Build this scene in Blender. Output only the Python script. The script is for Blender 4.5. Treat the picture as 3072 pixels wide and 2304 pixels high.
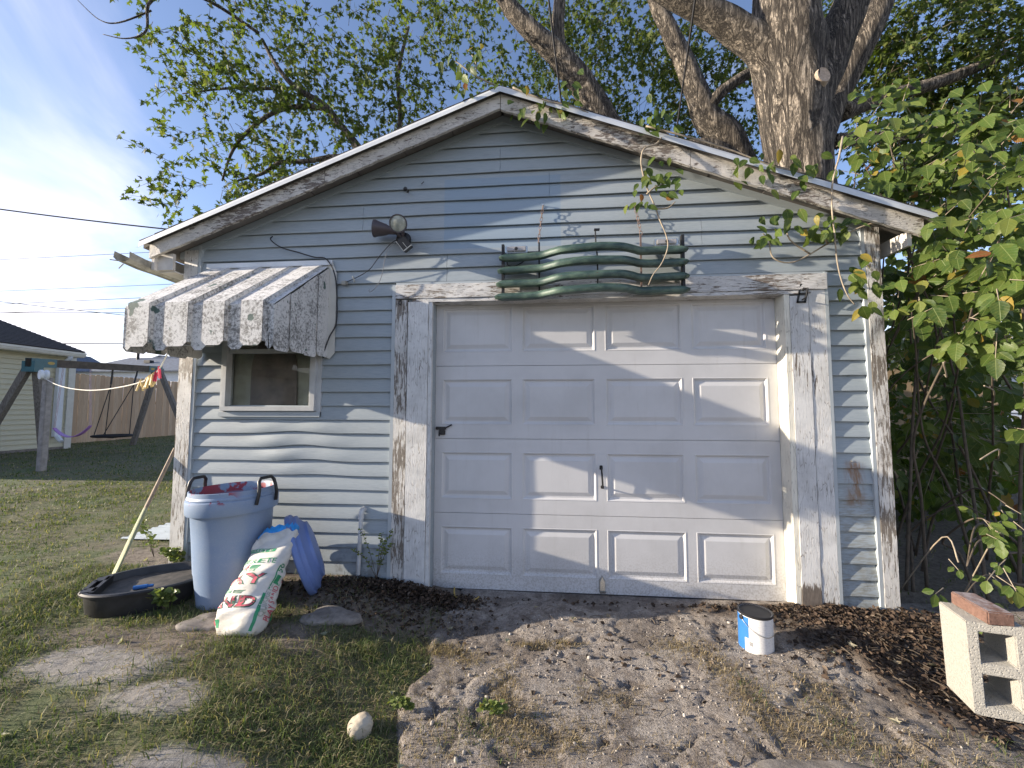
import bpy, bmesh, math, random
import numpy as np
from mathutils import Vector, Matrix

for o in list(bpy.data.objects):
    bpy.data.objects.remove(o)
S = bpy.context.scene
COL = S.collection
rnd = random.Random(7)
rng = np.random.default_rng(7)

# ---------------------------------------------------------------- camera
cam_d = bpy.data.cameras.new('camera'); cam = bpy.data.objects.new('camera', cam_d); COL.objects.link(cam)
cam_d.sensor_width = 36; cam_d.lens = 14.0625; cam_d.clip_start = 0.02; cam_d.clip_end = 3000
YAW, PITCH, ROLL = -0.0876, 0.0630, 0.0012
fw = Vector((math.sin(YAW)*math.cos(PITCH), math.cos(YAW)*math.cos(PITCH), math.sin(PITCH)))
rt = Vector((math.cos(YAW), -math.sin(YAW), 0)); up = rt.cross(fw)
rt2 = rt*math.cos(ROLL)+up*math.sin(ROLL); up2 = up*math.cos(ROLL)-rt*math.sin(ROLL)
m = Matrix((rt2, up2, -fw)).transposed().to_4x4(); m.translation = Vector((0.8294, -2.8408, 1.2840))
cam.matrix_world = m
S.camera = cam

# ---------------------------------------------------------------- sky, sun, exposure
SUNV = Vector((-6.5, -1.0, 1.82)).normalized()
sun_el = math.asin(SUNV.z); sun_az = math.atan2(SUNV.x, SUNV.y)
W = bpy.data.worlds.new('World'); S.world = W; W.use_nodes = True
nt = W.node_tree; nt.nodes.clear()
def wn(t, **k):
    n = nt.nodes.new(t)
    for a, b in k.items(): setattr(n, a, b)
    return n
def wmath(op, a, b=None, c=None):
    n = wn('ShaderNodeMath', operation=op)
    for i, v in enumerate((a, b, c)):
        if v is None: continue
        if isinstance(v, (int, float)): n.inputs[i].default_value = v
        else: nt.links.new(v, n.inputs[i])
    return n.outputs[0]
sky = wn('ShaderNodeTexSky', sky_type='NISHITA', sun_disc=False, sun_elevation=sun_el, sun_rotation=sun_az, altitude=200, air_density=1.0, dust_density=0.6, ozone_density=1.4)
tc = wn('ShaderNodeTexCoord'); sp = wn('ShaderNodeSeparateXYZ'); nt.links.new(tc.outputs['Generated'], sp.inputs[0])
zc = wmath('MAXIMUM', sp.outputs[2], 0.0); den = wmath('ADD', zc, 0.22)
cb = wn('ShaderNodeCombineXYZ'); nt.links.new(wmath('DIVIDE', sp.outputs[0], den), cb.inputs[0]); nt.links.new(wmath('DIVIDE', sp.outputs[1], den), cb.inputs[1])
nz = wn('ShaderNodeTexNoise'); nz.inputs['Scale'].default_value = 1.05; nz.inputs['Detail'].default_value = 7; nz.inputs['Roughness'].default_value = 0.52; nz.inputs['Distortion'].default_value = 0.7
nt.links.new(cb.outputs[0], nz.inputs['Vector'])
hor = wmath('MULTIPLY', wmath('SUBTRACT', 1.0, wmath('MINIMUM', wmath('MULTIPLY', zc, 2.3), 1.0)), 0.22)
mr = wn('ShaderNodeMapRange', interpolation_type='SMOOTHSTEP'); mr.inputs['From Min'].default_value = 0.52; mr.inputs['From Max'].default_value = 0.80
nt.links.new(wmath('ADD', nz.outputs['Fac'], hor), mr.inputs['Value'])
mix = wn('ShaderNodeMix', data_type='RGBA'); mix.inputs[7].default_value = (6.6, 6.3, 6.9, 1)
skm = wn('ShaderNodeMix', data_type='RGBA', blend_type='MULTIPLY'); skm.inputs[0].default_value = 1.0; skm.inputs[7].default_value = (1.05, 1.0, 1.12, 1)
nt.links.new(sky.outputs[0], skm.inputs[6]); nt.links.new(skm.outputs[2], mix.inputs[6]); nt.links.new(wmath('MULTIPLY', mr.outputs[0], 0.92), mix.inputs[0])
bg = wn('ShaderNodeBackground'); bg.inputs['Strength'].default_value = 0.108
nt.links.new(mix.outputs[2], bg.inputs['Color'])
wo = wn('ShaderNodeOutputWorld'); nt.links.new(bg.outputs[0], wo.inputs['Surface'])

sd = bpy.data.lights.new('sun', 'SUN'); sd.energy = 5.0; sd.angle = math.radians(0.55); sd.color = (1.0, 0.87, 0.70)
so = bpy.data.objects.new('sun', sd); COL.objects.link(so); so.rotation_euler = SUNV.to_track_quat('Z', 'Y').to_euler(); so.location = (-20, -3, 12)
S.view_settings.view_transform = 'Standard'; S.view_settings.look = 'None'; S.view_settings.gamma = 1.0
S.view_settings.exposure = 1.16
S.render.engine = 'CYCLES'

# ---------------------------------------------------------------- helpers
WL = {}
def wl(o): return WL.get(o.name, Vector((0, 0, 0)))
def tag(o, label=None, cat=None, group=None, kind=None):
    if label: o['label'] = label
    if cat: o['category'] = cat
    if group: o['group'] = group
    if kind: o['kind'] = kind
    return o
def link(name, me, loc, parent=None):
    o = bpy.data.objects.new(name, me); COL.objects.link(o)
    loc = Vector(loc)
    if parent is not None:
        o.parent = parent; o.location = loc - wl(parent)
    else: o.location = loc
    WL[o.name] = loc
    return o
def root(name, loc, label, cat, group=None):
    return tag(link(name, None, loc), label, cat, group)
def mesh(name, V, F, mat, smooth=False):
    me = bpy.data.meshes.new(name)
    me.from_pydata([tuple(v) for v in V], [], [tuple(f) for f in F])
    if isinstance(mat, (list, tuple)):
        for q in mat: me.materials.append(q)
    else: me.materials.append(mat)
    if smooth: me.polygons.foreach_set('use_smooth', [True]*len(me.polygons))
    me.update()
    return me
def npmesh(name, V, tris, mat, smooth=False, uv=None):
    """V (n,3) float array, tris (m,3|4) int array"""
    V = np.asarray(V, np.float32); T = np.asarray(tris, np.int32); k = T.shape[1]
    me = bpy.data.meshes.new(name)
    me.vertices.add(len(V)); me.vertices.foreach_set('co', V.ravel())
    me.loops.add(T.size); me.loops.foreach_set('vertex_index', T.ravel())
    me.polygons.add(len(T)); me.polygons.foreach_set('loop_start', np.arange(len(T), dtype=np.int32)*k)
    if smooth: me.polygons.foreach_set('use_smooth', np.ones(len(T), bool))
    me.update(calc_edges=True)
    if uv is not None: me.uv_layers.new(name='UVMap').data.foreach_set('uv', np.asarray(uv, np.float32)[T.ravel()].ravel())
    me.materials.append(mat)
    return me
class MB:
    def __init__(s): s.V = []; s.F = []; s.M = []; s.mi = 0
    def add(s, V, F):
        n = len(s.V); s.V += [Vector(v) for v in V]; s.F += [tuple(i+n for i in f) for f in F]; s.M += [s.mi]*len(F); return s
    def box(s, a, b, bev=0.0):
        x0, y0, z0 = a; x1, y1, z1 = b
        if bev <= 0:
            return s.add([(x0,y0,z0),(x1,y0,z0),(x1,y1,z0),(x0,y1,z0),(x0,y0,z1),(x1,y0,z1),(x1,y1,z1),(x0,y1,z1)],
                         [(0,3,2,1),(4,5,6,7),(0,1,5,4),(1,2,6,5),(2,3,7,6),(3,0,4,7)])
        bm = bmesh.new(); bmesh.ops.create_cube(bm, size=1)
        for v in bm.verts: v.co = Vector(((x0+x1)/2+v.co.x*(x1-x0), (y0+y1)/2+v.co.y*(y1-y0), (z0+z1)/2+v.co.z*(z1-z0)))
        bmesh.ops.bevel(bm, geom=list(bm.edges), offset=bev, segments=2, affect='EDGES')
        bm.verts.index_update(); s.add([v.co.copy() for v in bm.verts], [[v.index for v in f.verts] for f in bm.faces]); bm.free(); return s
    def tube(s, pts, r, n=8, cap=True):
        pts = [Vector(p) for p in pts]
        rs = r if isinstance(r, (list, tuple)) else [r]*len(pts)
        base = len(s.V); prev = None; V = []
        for i, p in enumerate(pts):
            t = (pts[min(i+1, len(pts)-1)]-pts[max(i-1, 0)]).normalized()
            if prev is None:
                a = Vector((0, 0, 1)) if abs(t.z) < .9 else Vector((1, 0, 0)); u = t.cross(a).normalized()
            else:
                u = (prev - t*prev.dot(t)).normalized()
            prev = u; w = t.cross(u)
            for k in range(n):
                an = 2*math.pi*k/n; V.append(p+(u*math.cos(an)+w*math.sin(an))*rs[i])
        F = []
        for i in range(len(pts)-1):
            for k in range(n): F.append((i*n+k, i*n+(k+1) % n, (i+1)*n+(k+1) % n, (i+1)*n+k))
        if cap: F.append(tuple(range(n-1, -1, -1))); F.append(tuple((len(pts)-1)*n+k for k in range(n)))
        return s.add(V, F)
    def lathe(s, prof, o=(0, 0, 0), n=32, axis=None, cap=False):
        o = Vector(o); q = Vector(axis).normalized().to_track_quat('Z', 'Y').to_matrix() if axis is not None else Matrix.Identity(3)
        V = []; F = []
        for (r, z) in prof:
            for k in range(n):
                a = 2*math.pi*k/n; V.append(o+q @ Vector((r*math.cos(a), r*math.sin(a), z)))
        for i in range(len(prof)-1):
            for k in range(n): F.append((i*n+k, i*n+(k+1) % n, (i+1)*n+(k+1) % n, (i+1)*n+k))
        if cap: F.append(tuple(range(n-1, -1, -1))); F.append(tuple((len(prof)-1)*n+k for k in range(n)))
        return s.add(V, F)
    def prism(s, poly, vec):
        """poly: planar list of points (ccw seen against vec), extruded by vec"""
        P = [Vector(p) for p in poly]; v = Vector(vec); n = len(P)
        return s.add(P+[p+v for p in P], [tuple(range(n-1, -1, -1)), tuple(range(n, 2*n))]+[(i, (i+1) % n, n+(i+1) % n, n+i) for i in range(n)])
    def build(s, name, mat, parent=None, smooth=False, org=None, bevel=0, autos=None):
        if org is None:
            lo = Vector((min(v.x for v in s.V), min(v.y for v in s.V), min(v.z for v in s.V))); hi = Vector((max(v.x for v in s.V), max(v.y for v in s.V), max(v.z for v in s.V)))
            org = (lo+hi)/2; org.z = lo.z
        org = Vector(org)
        me = mesh(name, [v-org for v in s.V], s.F, mat, smooth)
        if any(s.M): me.polygons.foreach_set('material_index', s.M)
        bm = bmesh.new(); bm.from_mesh(me); bmesh.ops.recalc_face_normals(bm, faces=bm.faces)
        if bevel: bmesh.ops.bevel(bm, geom=[e for e in bm.edges if len(e.link_faces) == 2 and e.calc_face_angle(0) > .6], offset=bevel, segments=2, affect='EDGES')
        bm.to_mesh(me); bm.free()
        if autos:
            me.polygons.foreach_set('use_smooth', [True]*len(me.polygons)); me.set_sharp_from_angle(angle=math.radians(autos))
        return link(name, me, org, parent)
def copyo(o, loc, parent=None, rot=None):
    c = o.copy(); COL.objects.link(c); c.parent = parent
    loc = Vector(loc); c.location = loc-(wl(parent) if parent is not None else Vector()); WL[c.name] = loc
    if rot is not None: c.rotation_euler = rot
    return c

# numpy gradient noise
_P = np.random.default_rng(3).permutation(512); _P = np.concatenate([_P, _P, _P]); _A = np.random.default_rng(4).uniform(0, 2*np.pi, 512)
def pn(x, y):
    x = np.asarray(x, float); y = np.asarray(y, float); xi = np.floor(x).astype(int); yi = np.floor(y).astype(int); xf = x-xi; yf = y-yi; xi &= 511; yi &= 511
    u = xf**3*(xf*(xf*6-15)+10); v = yf**3*(yf*(yf*6-15)+10)
    def g(i, j, a, b):
        an = _A[_P[_P[(xi+i) & 511]+((yi+j) & 511)]]; return np.cos(an)*a+np.sin(an)*b
    a = g(0,0,xf,yf)*(1-u)+g(1,0,xf-1,yf)*u; b = g(0,1,xf,yf-1)*(1-u)+g(1,1,xf-1,yf-1)*u
    return (a*(1-v)+b*v)*1.4
def fbm(x, y, o=4):
    s = 0; a = .5; t = 0
    for i in range(o): s = s+a*pn(x*2**i+i*17.3, y*2**i+i*9.1); t += a; a *= .5
    return s/t
def sstep(a, b, x):
    t = np.clip((np.asarray(x, float)-a)/(b-a), 0, 1); return t*t*(3-2*t)

# ---------------------------------------------------------------- materials
class NT:
    def __init__(s, name):
        s.m = bpy.data.materials.new(name); s.m.use_nodes = True; s.t = s.m.node_tree; s.t.nodes.clear()
        s.out = s.t.nodes.new('ShaderNodeOutputMaterial'); s.b = s.t.nodes.new('ShaderNodeBsdfPrincipled'); s.t.links.new(s.b.outputs[0], s.out.inputs[0])
        s.g = None
    def n(s, t, **k):
        n = s.t.nodes.new(t)
        for a, b in k.items(): setattr(n, a, b)
        return n
    def put(s, sock, v):
        if v is None: return
        if hasattr(v, 'is_linked'): s.t.links.new(v, sock)
        else: sock.default_value = v
    def pos(s, scale=(1, 1, 1), obj=False):
        if obj: src = s.n('ShaderNodeTexCoord').outputs['Object']
        else: src = s.n('ShaderNodeNewGeometry').outputs['Position']
        mp = s.n('ShaderNodeMapping'); mp.inputs['Scale'].default_value = scale; s.t.links.new(src, mp.inputs[0]); return mp.outputs[0]
    def noise(s, vec, scale=5, detail=4, rough=.55, dist=0):
        n = s.n('ShaderNodeTexNoise'); s.put(n.inputs['Vector'], vec); n.inputs['Scale'].default_value = scale; n.inputs['Detail'].default_value = detail; n.inputs['Roughness'].default_value = rough; n.inputs['Distortion'].default_value = dist
        return n.outputs['Fac']
    def vor(s, vec, scale=5, feature='F1', out='Distance', rand=1.0):
        n = s.n('ShaderNodeTexVoronoi', feature=feature); s.put(n.inputs['Vector'], vec); n.inputs['Scale'].default_value = scale; n.inputs['Randomness'].default_value = rand
        return n.outputs[out]
    def ramp(s, v, a, b, c=0.0, d=1.0):
        n = s.n('ShaderNodeMapRange', interpolation_type='SMOOTHSTEP'); s.put(n.inputs['Value'], v)
        for i, q in zip(('From Min', 'From Max', 'To Min', 'To Max'), (a, b, c, d)): n.inputs[i].default_value = q
        return n.outputs[0]
    def math(s, op, a, b=None):
        n = s.n('ShaderNodeMath', operation=op); s.put(n.inputs[0], a); s.put(n.inputs[1], b); return n.outputs[0]
    def mix(s, f, a, b, bt='MIX'):
        n = s.n('ShaderNodeMix', data_type='RGBA', blend_type=bt); s.put(n.inputs[0], f)
        for i, v in ((6, a), (7, b)):
            if isinstance(v, (tuple, list)): v = (*v[:3], 1)
            s.put(n.inputs[i], v)
        return n.outputs[2]
    def col(s, v): s.put(s.b.inputs['Base Color'], (*v[:3], 1) if isinstance(v, (tuple, list)) else v); return s
    def rough(s, v): s.put(s.b.inputs['Roughness'], v); return s
    def bump(s, h, strength=.3, dist=.01, prev=None):
        n = s.n('ShaderNodeBump'); n.inputs['Strength'].default_value = strength; n.inputs['Distance'].default_value = dist; s.put(n.inputs['Height'], h)
        if prev is not None: s.t.links.new(prev, n.inputs['Normal'])
        s.t.links.new(n.outputs[0], s.b.inputs['Normal']); return n.outputs[0]
    def rand(s):
        a = s.n('ShaderNodeNewGeometry').outputs['Random Per Island']; b = s.n('ShaderNodeObjectInfo').outputs['Random']
        return s.math('FRACT', s.math('ADD', a, b))
def plain(name, c, rough=.6, metal=0, var=.12, scale=9, bump=.0, bscale=60, spec=None):
    t = NT(name); f = t.noise(t.pos(), scale, 5)
    t.col(t.mix(t.ramp(f, .25, .75), tuple(x*(1-var) for x in c), tuple(min(1, x*(1+var)) for x in c))).rough(rough); t.b.inputs['Metallic'].default_value = metal
    if spec is not None: t.b.inputs['Specular IOR Level'].default_value = spec
    if bump: t.bump(t.noise(t.pos(), bscale, 4), bump, .004)
    return t.m
def peel(name, paint, wood, amount=.5, grain=(3, 3, .35), bump=.8, dirt=.25, foot=None):
    """white paint cracked and flaking off grey wood; grain = mapping scale, small along the board"""
    t = NT(name); v = t.pos(grain)
    big = t.noise(t.pos(), 2.3, 3); flake = t.noise(v, 22, 9, .68, .6); fine = t.noise(v, 75, 6, .7)
    cr = t.vor(t.pos(tuple(g*1.0 for g in grain)), 26, 'DISTANCE_TO_EDGE')
    crack = t.ramp(cr, .0, .05, 1, 0)
    s1 = t.math('ADD', flake, t.math('MULTIPLY', t.math('SUBTRACT', big, .5), .55))
    mask = t.ramp(s1, 1-amount-.035, 1-amount+.02)
    thin = t.math('MULTIPLY', crack, t.ramp(t.noise(t.pos(), 5, 4), .36, .62))
    mask = t.math('MAXIMUM', mask, t.math('MULTIPLY', thin, .75))
    if foot is not None:
        pz = t.n('ShaderNodeSeparateXYZ'); t.t.links.new(t.n('ShaderNodeNewGeometry').outputs['Position'], pz.inputs[0])
        fz = t.math('ADD', pz.outputs[2], t.math('MULTIPLY', t.math('SUBTRACT', flake, .5), .22)); mask = t.math('MAXIMUM', mask, t.ramp(fz, foot-.008, foot+.008, 1, 0))
    wc = t.mix(t.ramp(fine, .3, .7), tuple(x*.5 for x in wood), wood)
    pc = t.mix(t.ramp(t.noise(t.pos(), 7, 6, .65), .35, .75), paint, tuple(x*(1-dirt) for x in paint))
    t.col(t.mix(mask, pc, wc)).rough(.62)
    h = t.math('ADD', t.math('MULTIPLY', t.math('SUBTRACT', 1.0, mask), .6), t.math('MULTIPLY', fine, .95))
    t.bump(h, bump, .004)
    return t.m
M = {}
def siding_mat(name, ca, cb, wall=True):
    t = NT(name); g = t.noise(t.pos((2.2, 1, 34)), 6, 6, .6, .4); big = t.noise(t.pos(), .9, 4)
    c = t.mix(t.ramp(g, .3, .72), ca, cb); c = t.mix(t.ramp(big, .35, .7, 0, .35), c, tuple(x*1.12 for x in cb))
    if wall:
        p = t.n('ShaderNodeSeparateXYZ'); t.t.links.new(t.n('ShaderNodeNewGeometry').outputs['Position'], p.inputs[0])
        # unfaded rectangle where a board used to hang, and rust runs under a nail
        def band(o, a, b, e): return t.math('MULTIPLY', t.ramp(o, a-e, a+e), t.ramp(o, b-e, b+e, 1, 0))
        r = t.math('MULTIPLY', band(p.outputs[0], .075, .933, .006), band(p.outputs[2], 2.46, 2.993, .006))
        c = t.mix(t.math('MULTIPLY', r, .75), c, (cb[0]*.72, cb[1]*.85, cb[2]*1.0))
        nn = t.noise(t.pos((14, 1, 3.0)), 2.2, 5, .65)
        ru = t.math('MULTIPLY', band(p.outputs[0], 2.775, 2.875, .03), band(p.outputs[2], .66, .945, .02))
        ru = t.math('MULTIPLY', ru, t.ramp(nn, .34, .62))
        c = t.mix(t.math('MULTIPLY', ru, .9), c, (.23, .115, .04))
        lo = t.math('MULTIPLY', band(p.outputs[0], 2.70, 2.95, .01), band(p.outputs[2], -.1, .75, .1))
        c = t.mix(t.math('MULTIPLY', t.math('MULTIPLY', lo, t.ramp(t.noise(t.pos((5, 1, 30)), 3, 5), .42, .6)), .45), c, (.2, .17, .10))
        # splashed dirt near the ground on the left part
        sp_ = t.math('MULTIPLY', t.ramp(p.outputs[2], .12, .42, 1, 0), t.ramp(t.noise(t.pos(), 13, 6, .7), .47, .66))
        c = t.mix(t.math('MULTIPLY', sp_, .6), c, (.12, .115, .10))
        ds = t.math('MULTIPLY', t.ramp(t.noise(t.pos((1.5, 1, 8)), 2.0, 6, .7), .52, .75), .32)
        c = t.mix(ds, c, (.20, .20, .19))
    t.col(c).rough(.55)
    t.bump(g, .22, .003)
    return t.m
M['siding'] = siding_mat('grey blue vinyl siding', (.275, .322, .352), (.345, .386, .408))
M['channel'] = plain('grey vinyl channel', (.40, .44, .46), .5, var=.06)
M['paint'] = peel('cracked white paint', (.70, .70, .685), (.30, .26, .22), .33, (3, 3, .3))
M['paint_more'] = peel('badly peeling white paint', (.68, .67, .645), (.24, .205, .17), .47, (4, 4, .45), 1.0)
M['paint_foot'] = peel('white paint over a rotten foot', (.70, .70, .685), (.21, .175, .145), .33, (3, 3, .3), foot=.15); M['paint_foot2'] = peel('white paint over a worn foot', (.70, .70, .685), (.21, .175, .145), .34, (3, 3, .3), foot=.05)
M['header'] = peel('peeling header paint', (.68, .67, .65), (.22, .17, .13), .40, (.45, 3, 4), 1.0)
M['fascia'] = peel('peeling fascia paint', (.66, .62, .56), (.23, .19, .16), .43, (.8, 3, 3), 1.0, .3)
M['jamb'] = peel('sun tinted white jamb', (.80, .77, .66), (.4, .36, .29), .30, (3, 3, .25), .8, .12)  # white right jamb; warm cream of the sunlight is mixed into its paint colour
M['rawwood'] = plain('bare weathered board end', (.17, .14, .115), .85, var=.4, scale=30, bump=.6)
def door_mat():
    t = NT('off white pressed steel door'); g = t.noise(t.pos((16, 1, 1.1)), 7, 5, .6); big = t.noise(t.pos(), 2.0, 5, .6); dots = t.noise(t.pos(), 90, 3, .7)
    c = t.mix(t.ramp(big, .35, .75), (.59, .588, .59), (.50, .498, .497))
    p = t.n('ShaderNodeSeparateXYZ'); t.t.links.new(t.n('ShaderNodeNewGeometry').outputs['Position'], p.inputs[0])
    low = t.math('MULTIPLY', t.ramp(p.outputs[2], 0.0, .38, 1, 0), t.ramp(dots, .45, .62))
    c = t.mix(t.math('MULTIPLY', low, .45), c, (.25, .22, .18))
    c = t.mix(t.math('MULTIPLY', t.ramp(t.noise(t.pos((7, 1, .6)), 3, 5, .7), .55, .8), .22), c, (.32, .29, .24))
    t.col(c).rough(.45); t.bump(g, .16, .002); return t.m
M['door'] = door_mat()
def awning_mat():
    t = NT('mould speckled white aluminium'); v = t.pos(); a = t.noise(v, 58, 8, .75, .3); b = t.noise(v, 7, 4, .6); sp2 = t.vor(v, 70)
    s_ = t.math('ADD', a, t.math('MULTIPLY', t.math('SUBTRACT', b, .5), .45))
    mask = t.ramp(s_, .44, .64)
    p = t.n('ShaderNodeSeparateXYZ'); t.t.links.new(t.n('ShaderNodeNewGeometry').outputs['Position'], p.inputs[0])
    clean = t.ramp(p.outputs[1], -.16, -.03)
    mask = t.math('MULTIPLY', mask, t.math('SUBTRACT', 1.0, t.math('MULTIPLY', clean, .85)))
    c = t.mix(t.math('MULTIPLY', mask, .92), (.69, .68, .655), (.14, .135, .125))
    fl = t.ramp(t.noise(v, 7.5, 3, .5), .66, .68)
    c = t.mix(t.math('MULTIPLY', fl, .9), c, (.035, .09, .075))
    mo = t.ramp(t.noise(v, 17, 3), .68, .74); c = t.mix(t.math('MULTIPLY', mo, .55), c, (.16, .13, .05))
    t.col(c).rough(.7); t.bump(t.math('MULTIPLY', a, 1.0), .35, .003); return t.m
M['awning'] = awning_mat()
M['drip'] = plain('dull aluminium drip edge', (.62, .64, .65), .42, .1, .1, 5)
M['soffit'] = plain('grey soffit board', (.15, .14, .13), .8, var=.25, scale=6, bump=.3)
M['shingle'] = plain('dark asphalt shingle', (.045, .042, .042), .95, var=.4, scale=40, bump=.8, bscale=200)
M['whitebox'] = plain('dirty white fascia', (.55, .53, .50), .7, var=.15, bump=.2)
M['gutter'] = plain('mossy gutter', (.30, .29, .25), .7, var=.4, scale=14, bump=.4)
M['dark'] = plain('dark interior', (.02, .018, .016), .9)
M['black'] = plain('black plastic', (.018, .018, .02), .42, var=.3)
M['blackmetal'] = plain('black iron', (.02, .02, .021), .5, .3)
M['chrome'] = plain('worn chrome', (.55, .54, .5), .25, 1.0)
M['wire'] = plain('dark cable', (.022, .022, .026), .6)
M['greywire'] = plain('grey wire', (.28, .28, .28), .5)
M['rust'] = plain('rusty chain', (.20, .14, .12), .7, .4, .35, 80)
M['pvc'] = plain('grey white pipe', (.52, .53, .53), .5, var=.15)
t = NT('window glass'); gl_ = t.n('ShaderNodeBsdfGlossy'); gl_.inputs['Roughness'].default_value = .02; tr_ = t.n('ShaderNodeBsdfTransparent'); tr_.inputs[0].default_value = (.94, .96, .95, 1); fr_ = t.n('ShaderNodeFresnel'); fr_.inputs[0].default_value = 1.3; ms_ = t.n('ShaderNodeMixShader'); t.t.links.new(fr_.outputs[0], ms_.inputs[0]); t.t.links.new(tr_.outputs[0], ms_.inputs[1]); t.t.links.new(gl_.outputs[0], ms_.inputs[2]); t.t.links.new(ms_.outputs[0], t.out.inputs[0]); M['glass'] = t.m
M['frame'] = plain('grey window frame', (.50, .51, .51), .5, var=.12)
M['curtain'] = plain('dusty tan cloth', (.42, .39, .31), .9, var=.25, scale=5)
M['hardboard'] = plain('brown hardboard', (.22, .17, .14), .8, var=.3, scale=8)
def grille_mat():
    t = NT('faded green grille paint'); v = t.pos((1, 1, 2)); a = t.noise(v, 9, 6, .65); b = t.noise(v, 45, 5, .7)
    c = t.mix(t.ramp(a, .38, .66), (.035, .068, .060), (.10, .155, .115)); c = t.mix(t.ramp(b, .64, .7), c, (.12, .06, .04))
    t.col(c).rough(.42); t.b.inputs['Metallic'].default_value = .1; t.bump(b, .15, .002); return t.m
M['grille'] = grille_mat()
t = NT('clear lamp lens'); t.col((.55, .53, .52)).rough(.22); t.b.inputs['Transmission Weight'].default_value = .35; t.bump(t.noise(t.pos((60, 1, 1)), 3, 1), .4, .002); M['lens'] = t.m
M['lampbrown'] = plain('brown lamp housing', (.075, .062, .068), .45, var=.15)
t = NT('frosted lamp glass'); t.col(t.mix(t.ramp(t.noise(t.pos(), 18, 3), .4, .6), (.42, .43, .36), (.27, .28, .23))).rough(.25); M['frost'] = t.m
def can_mat():
    t = NT('faded blue plastic'); v = t.pos(); g = t.noise(v, 150, 3, .8); p = t.n('ShaderNodeSeparateXYZ'); t.t.links.new(t.n('ShaderNodeTexCoord').outputs['Object'], p.inputs[0])
    c = t.mix(t.ramp(t.noise(v, 4, 4), .35, .7), (.19, .27, .41), (.255, .32, .42)); c = t.mix(t.ramp(g, .5, .72, 0, .3), c, (.40, .43, .50))
    low = t.ramp(p.outputs[2], .0, .12, .35, 0); c = t.mix(low, c, (.28, .30, .34))
    # red paint on the rim, in splashes
    rim = t.math('MULTIPLY', t.ramp(p.outputs[2], .615, .64), t.ramp(t.noise(t.pos((1, 1, .8)), 9, 4, .6), .50, .55))
    rim = t.math('MULTIPLY', rim, t.ramp(t.math('ABSOLUTE', t.math('ADD', p.outputs[0], .05)), .17, .24, 1, 0))
    c = t.mix(t.math('MULTIPLY', rim, .95), c, (.28, .012, .03))
    t.col(c).rough(.5); t.bump(g, .12, .002); return t.m
M['can'] = can_mat()
M['lid'] = plain('blue plastic lid', (.13, .20, .44), .48, var=.12, scale=5, bump=.08)
M['tub'] = plain('black rubber', (.022, .022, .024), .5, var=.4, scale=16, bump=.1)
t = NT('dusty tub floor'); t.col(t.mix(t.ramp(t.noise(t.pos(), 9, 6, .65), .35, .7), (.03, .03, .03), (.12, .105, .09))).rough(.75); M['tubfloor'] = t.m
M['bag'] = NT('white woven bag').m
t = NT('bag'); w_ = t.noise(t.pos(), 26, 6, .65); t.col(t.mix(t.ramp(t.noise(t.pos(), 9, 5), .4, .75), (.62, .60, .555), (.46, .435, .375))).rough(.5); t.bump(w_, .35, .006); M['bag'] = t.m
M['green_ink'] = plain('green ink', (.03, .26, .12), .5, var=.2)
M['red_ink'] = plain('red ink', (.50, .075, .11), .5, var=.15)
M['blue_film'] = plain('blue plastic film', (.03, .30, .72), .35, var=.3, scale=20, bump=.3)
M['dark_green'] = plain('dark green ink', (.015, .10, .055), .5)
M['bluepaint'] = plain('blue label', (.03, .15, .42), .4)
t = NT('white can label'); l1 = t.noise(t.pos((22, 22, 120)), 3.0, 2, .5); t.col(t.mix(t.ramp(l1, .54, .62, 0, .35), (.72, .72, .72), (.35, .36, .38))).rough(.4); M['label'] = t.m
def cinder():
    t = NT('concrete block'); v = t.pos(); a = t.noise(v, 120, 5, .75); b = t.noise(v, 5, 4); t.col(t.mix(t.ramp(a, .3, .7), (.33, .318, .285), (.43, .415, .375))).rough(.9)
    t.bump(t.math('ADD', a, t.math('MULTIPLY', t.ramp(t.vor(v, 90), .1, .4), .4)), .9, .006); return t.m
M['cinder'] = cinder()
t = NT('red clay brick'); a = t.noise(t.pos(), 60, 6, .7); g_ = t.n('ShaderNodeNewGeometry'); sn = t.n('ShaderNodeSeparateXYZ'); t.t.links.new(g_.outputs['Normal'], sn.inputs[0])
top = t.math('MULTIPLY', t.ramp(sn.outputs[2], .6, .9), t.ramp(t.noise(t.pos(), 14, 5, .7), .35, .55)); t.col(t.mix(top, t.mix(t.ramp(a, .3, .7), (.12, .065, .048), (.19, .11, .085)), (.30, .26, .26))).rough(.9); t.bump(a, .6, .005); M['brick'] = t.m
t = NT('field stone'); a = t.noise(t.pos(), 22, 6, .65); t.col(t.mix(t.ramp(a, .3, .7), (.34, .29, .22), (.47, .42, .33))).rough(.85); t.bump(a, .4, .004); M['stone'] = t.m
t = NT('flat rock'); a = t.noise(t.pos(), 16, 7, .7); t.col(t.mix(t.ramp(a, .3, .7), (.13, .115, .10), (.26, .235, .21))).rough(.9); t.bump(a, .7, .01); M['rock'] = t.m
t = NT('weathered pale green pole'); a = t.noise(t.pos((30, 30, 2)), 4, 5); p = t.n('ShaderNodeSeparateXYZ'); t.t.links.new(t.n('ShaderNodeNewGeometry').outputs['Position'], p.inputs[0]); t.col(t.mix(t.ramp(p.outputs[2], .56, .58), t.mix(t.ramp(a, .3, .7), (.30, .32, .19), (.42, .43, .28)), t.mix(t.ramp(a, .3, .7), (.26, .20, .14), (.40, .31, .23)))).rough(.8); t.bump(a, .6, .004); M['pole'] = t.m
M['sheet'] = plain('white corrugated sheet', (.50, .54, .56), .4, var=.08)
M['yellow'] = plain('yellow cord', (.42, .29, .07), .6)

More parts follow.
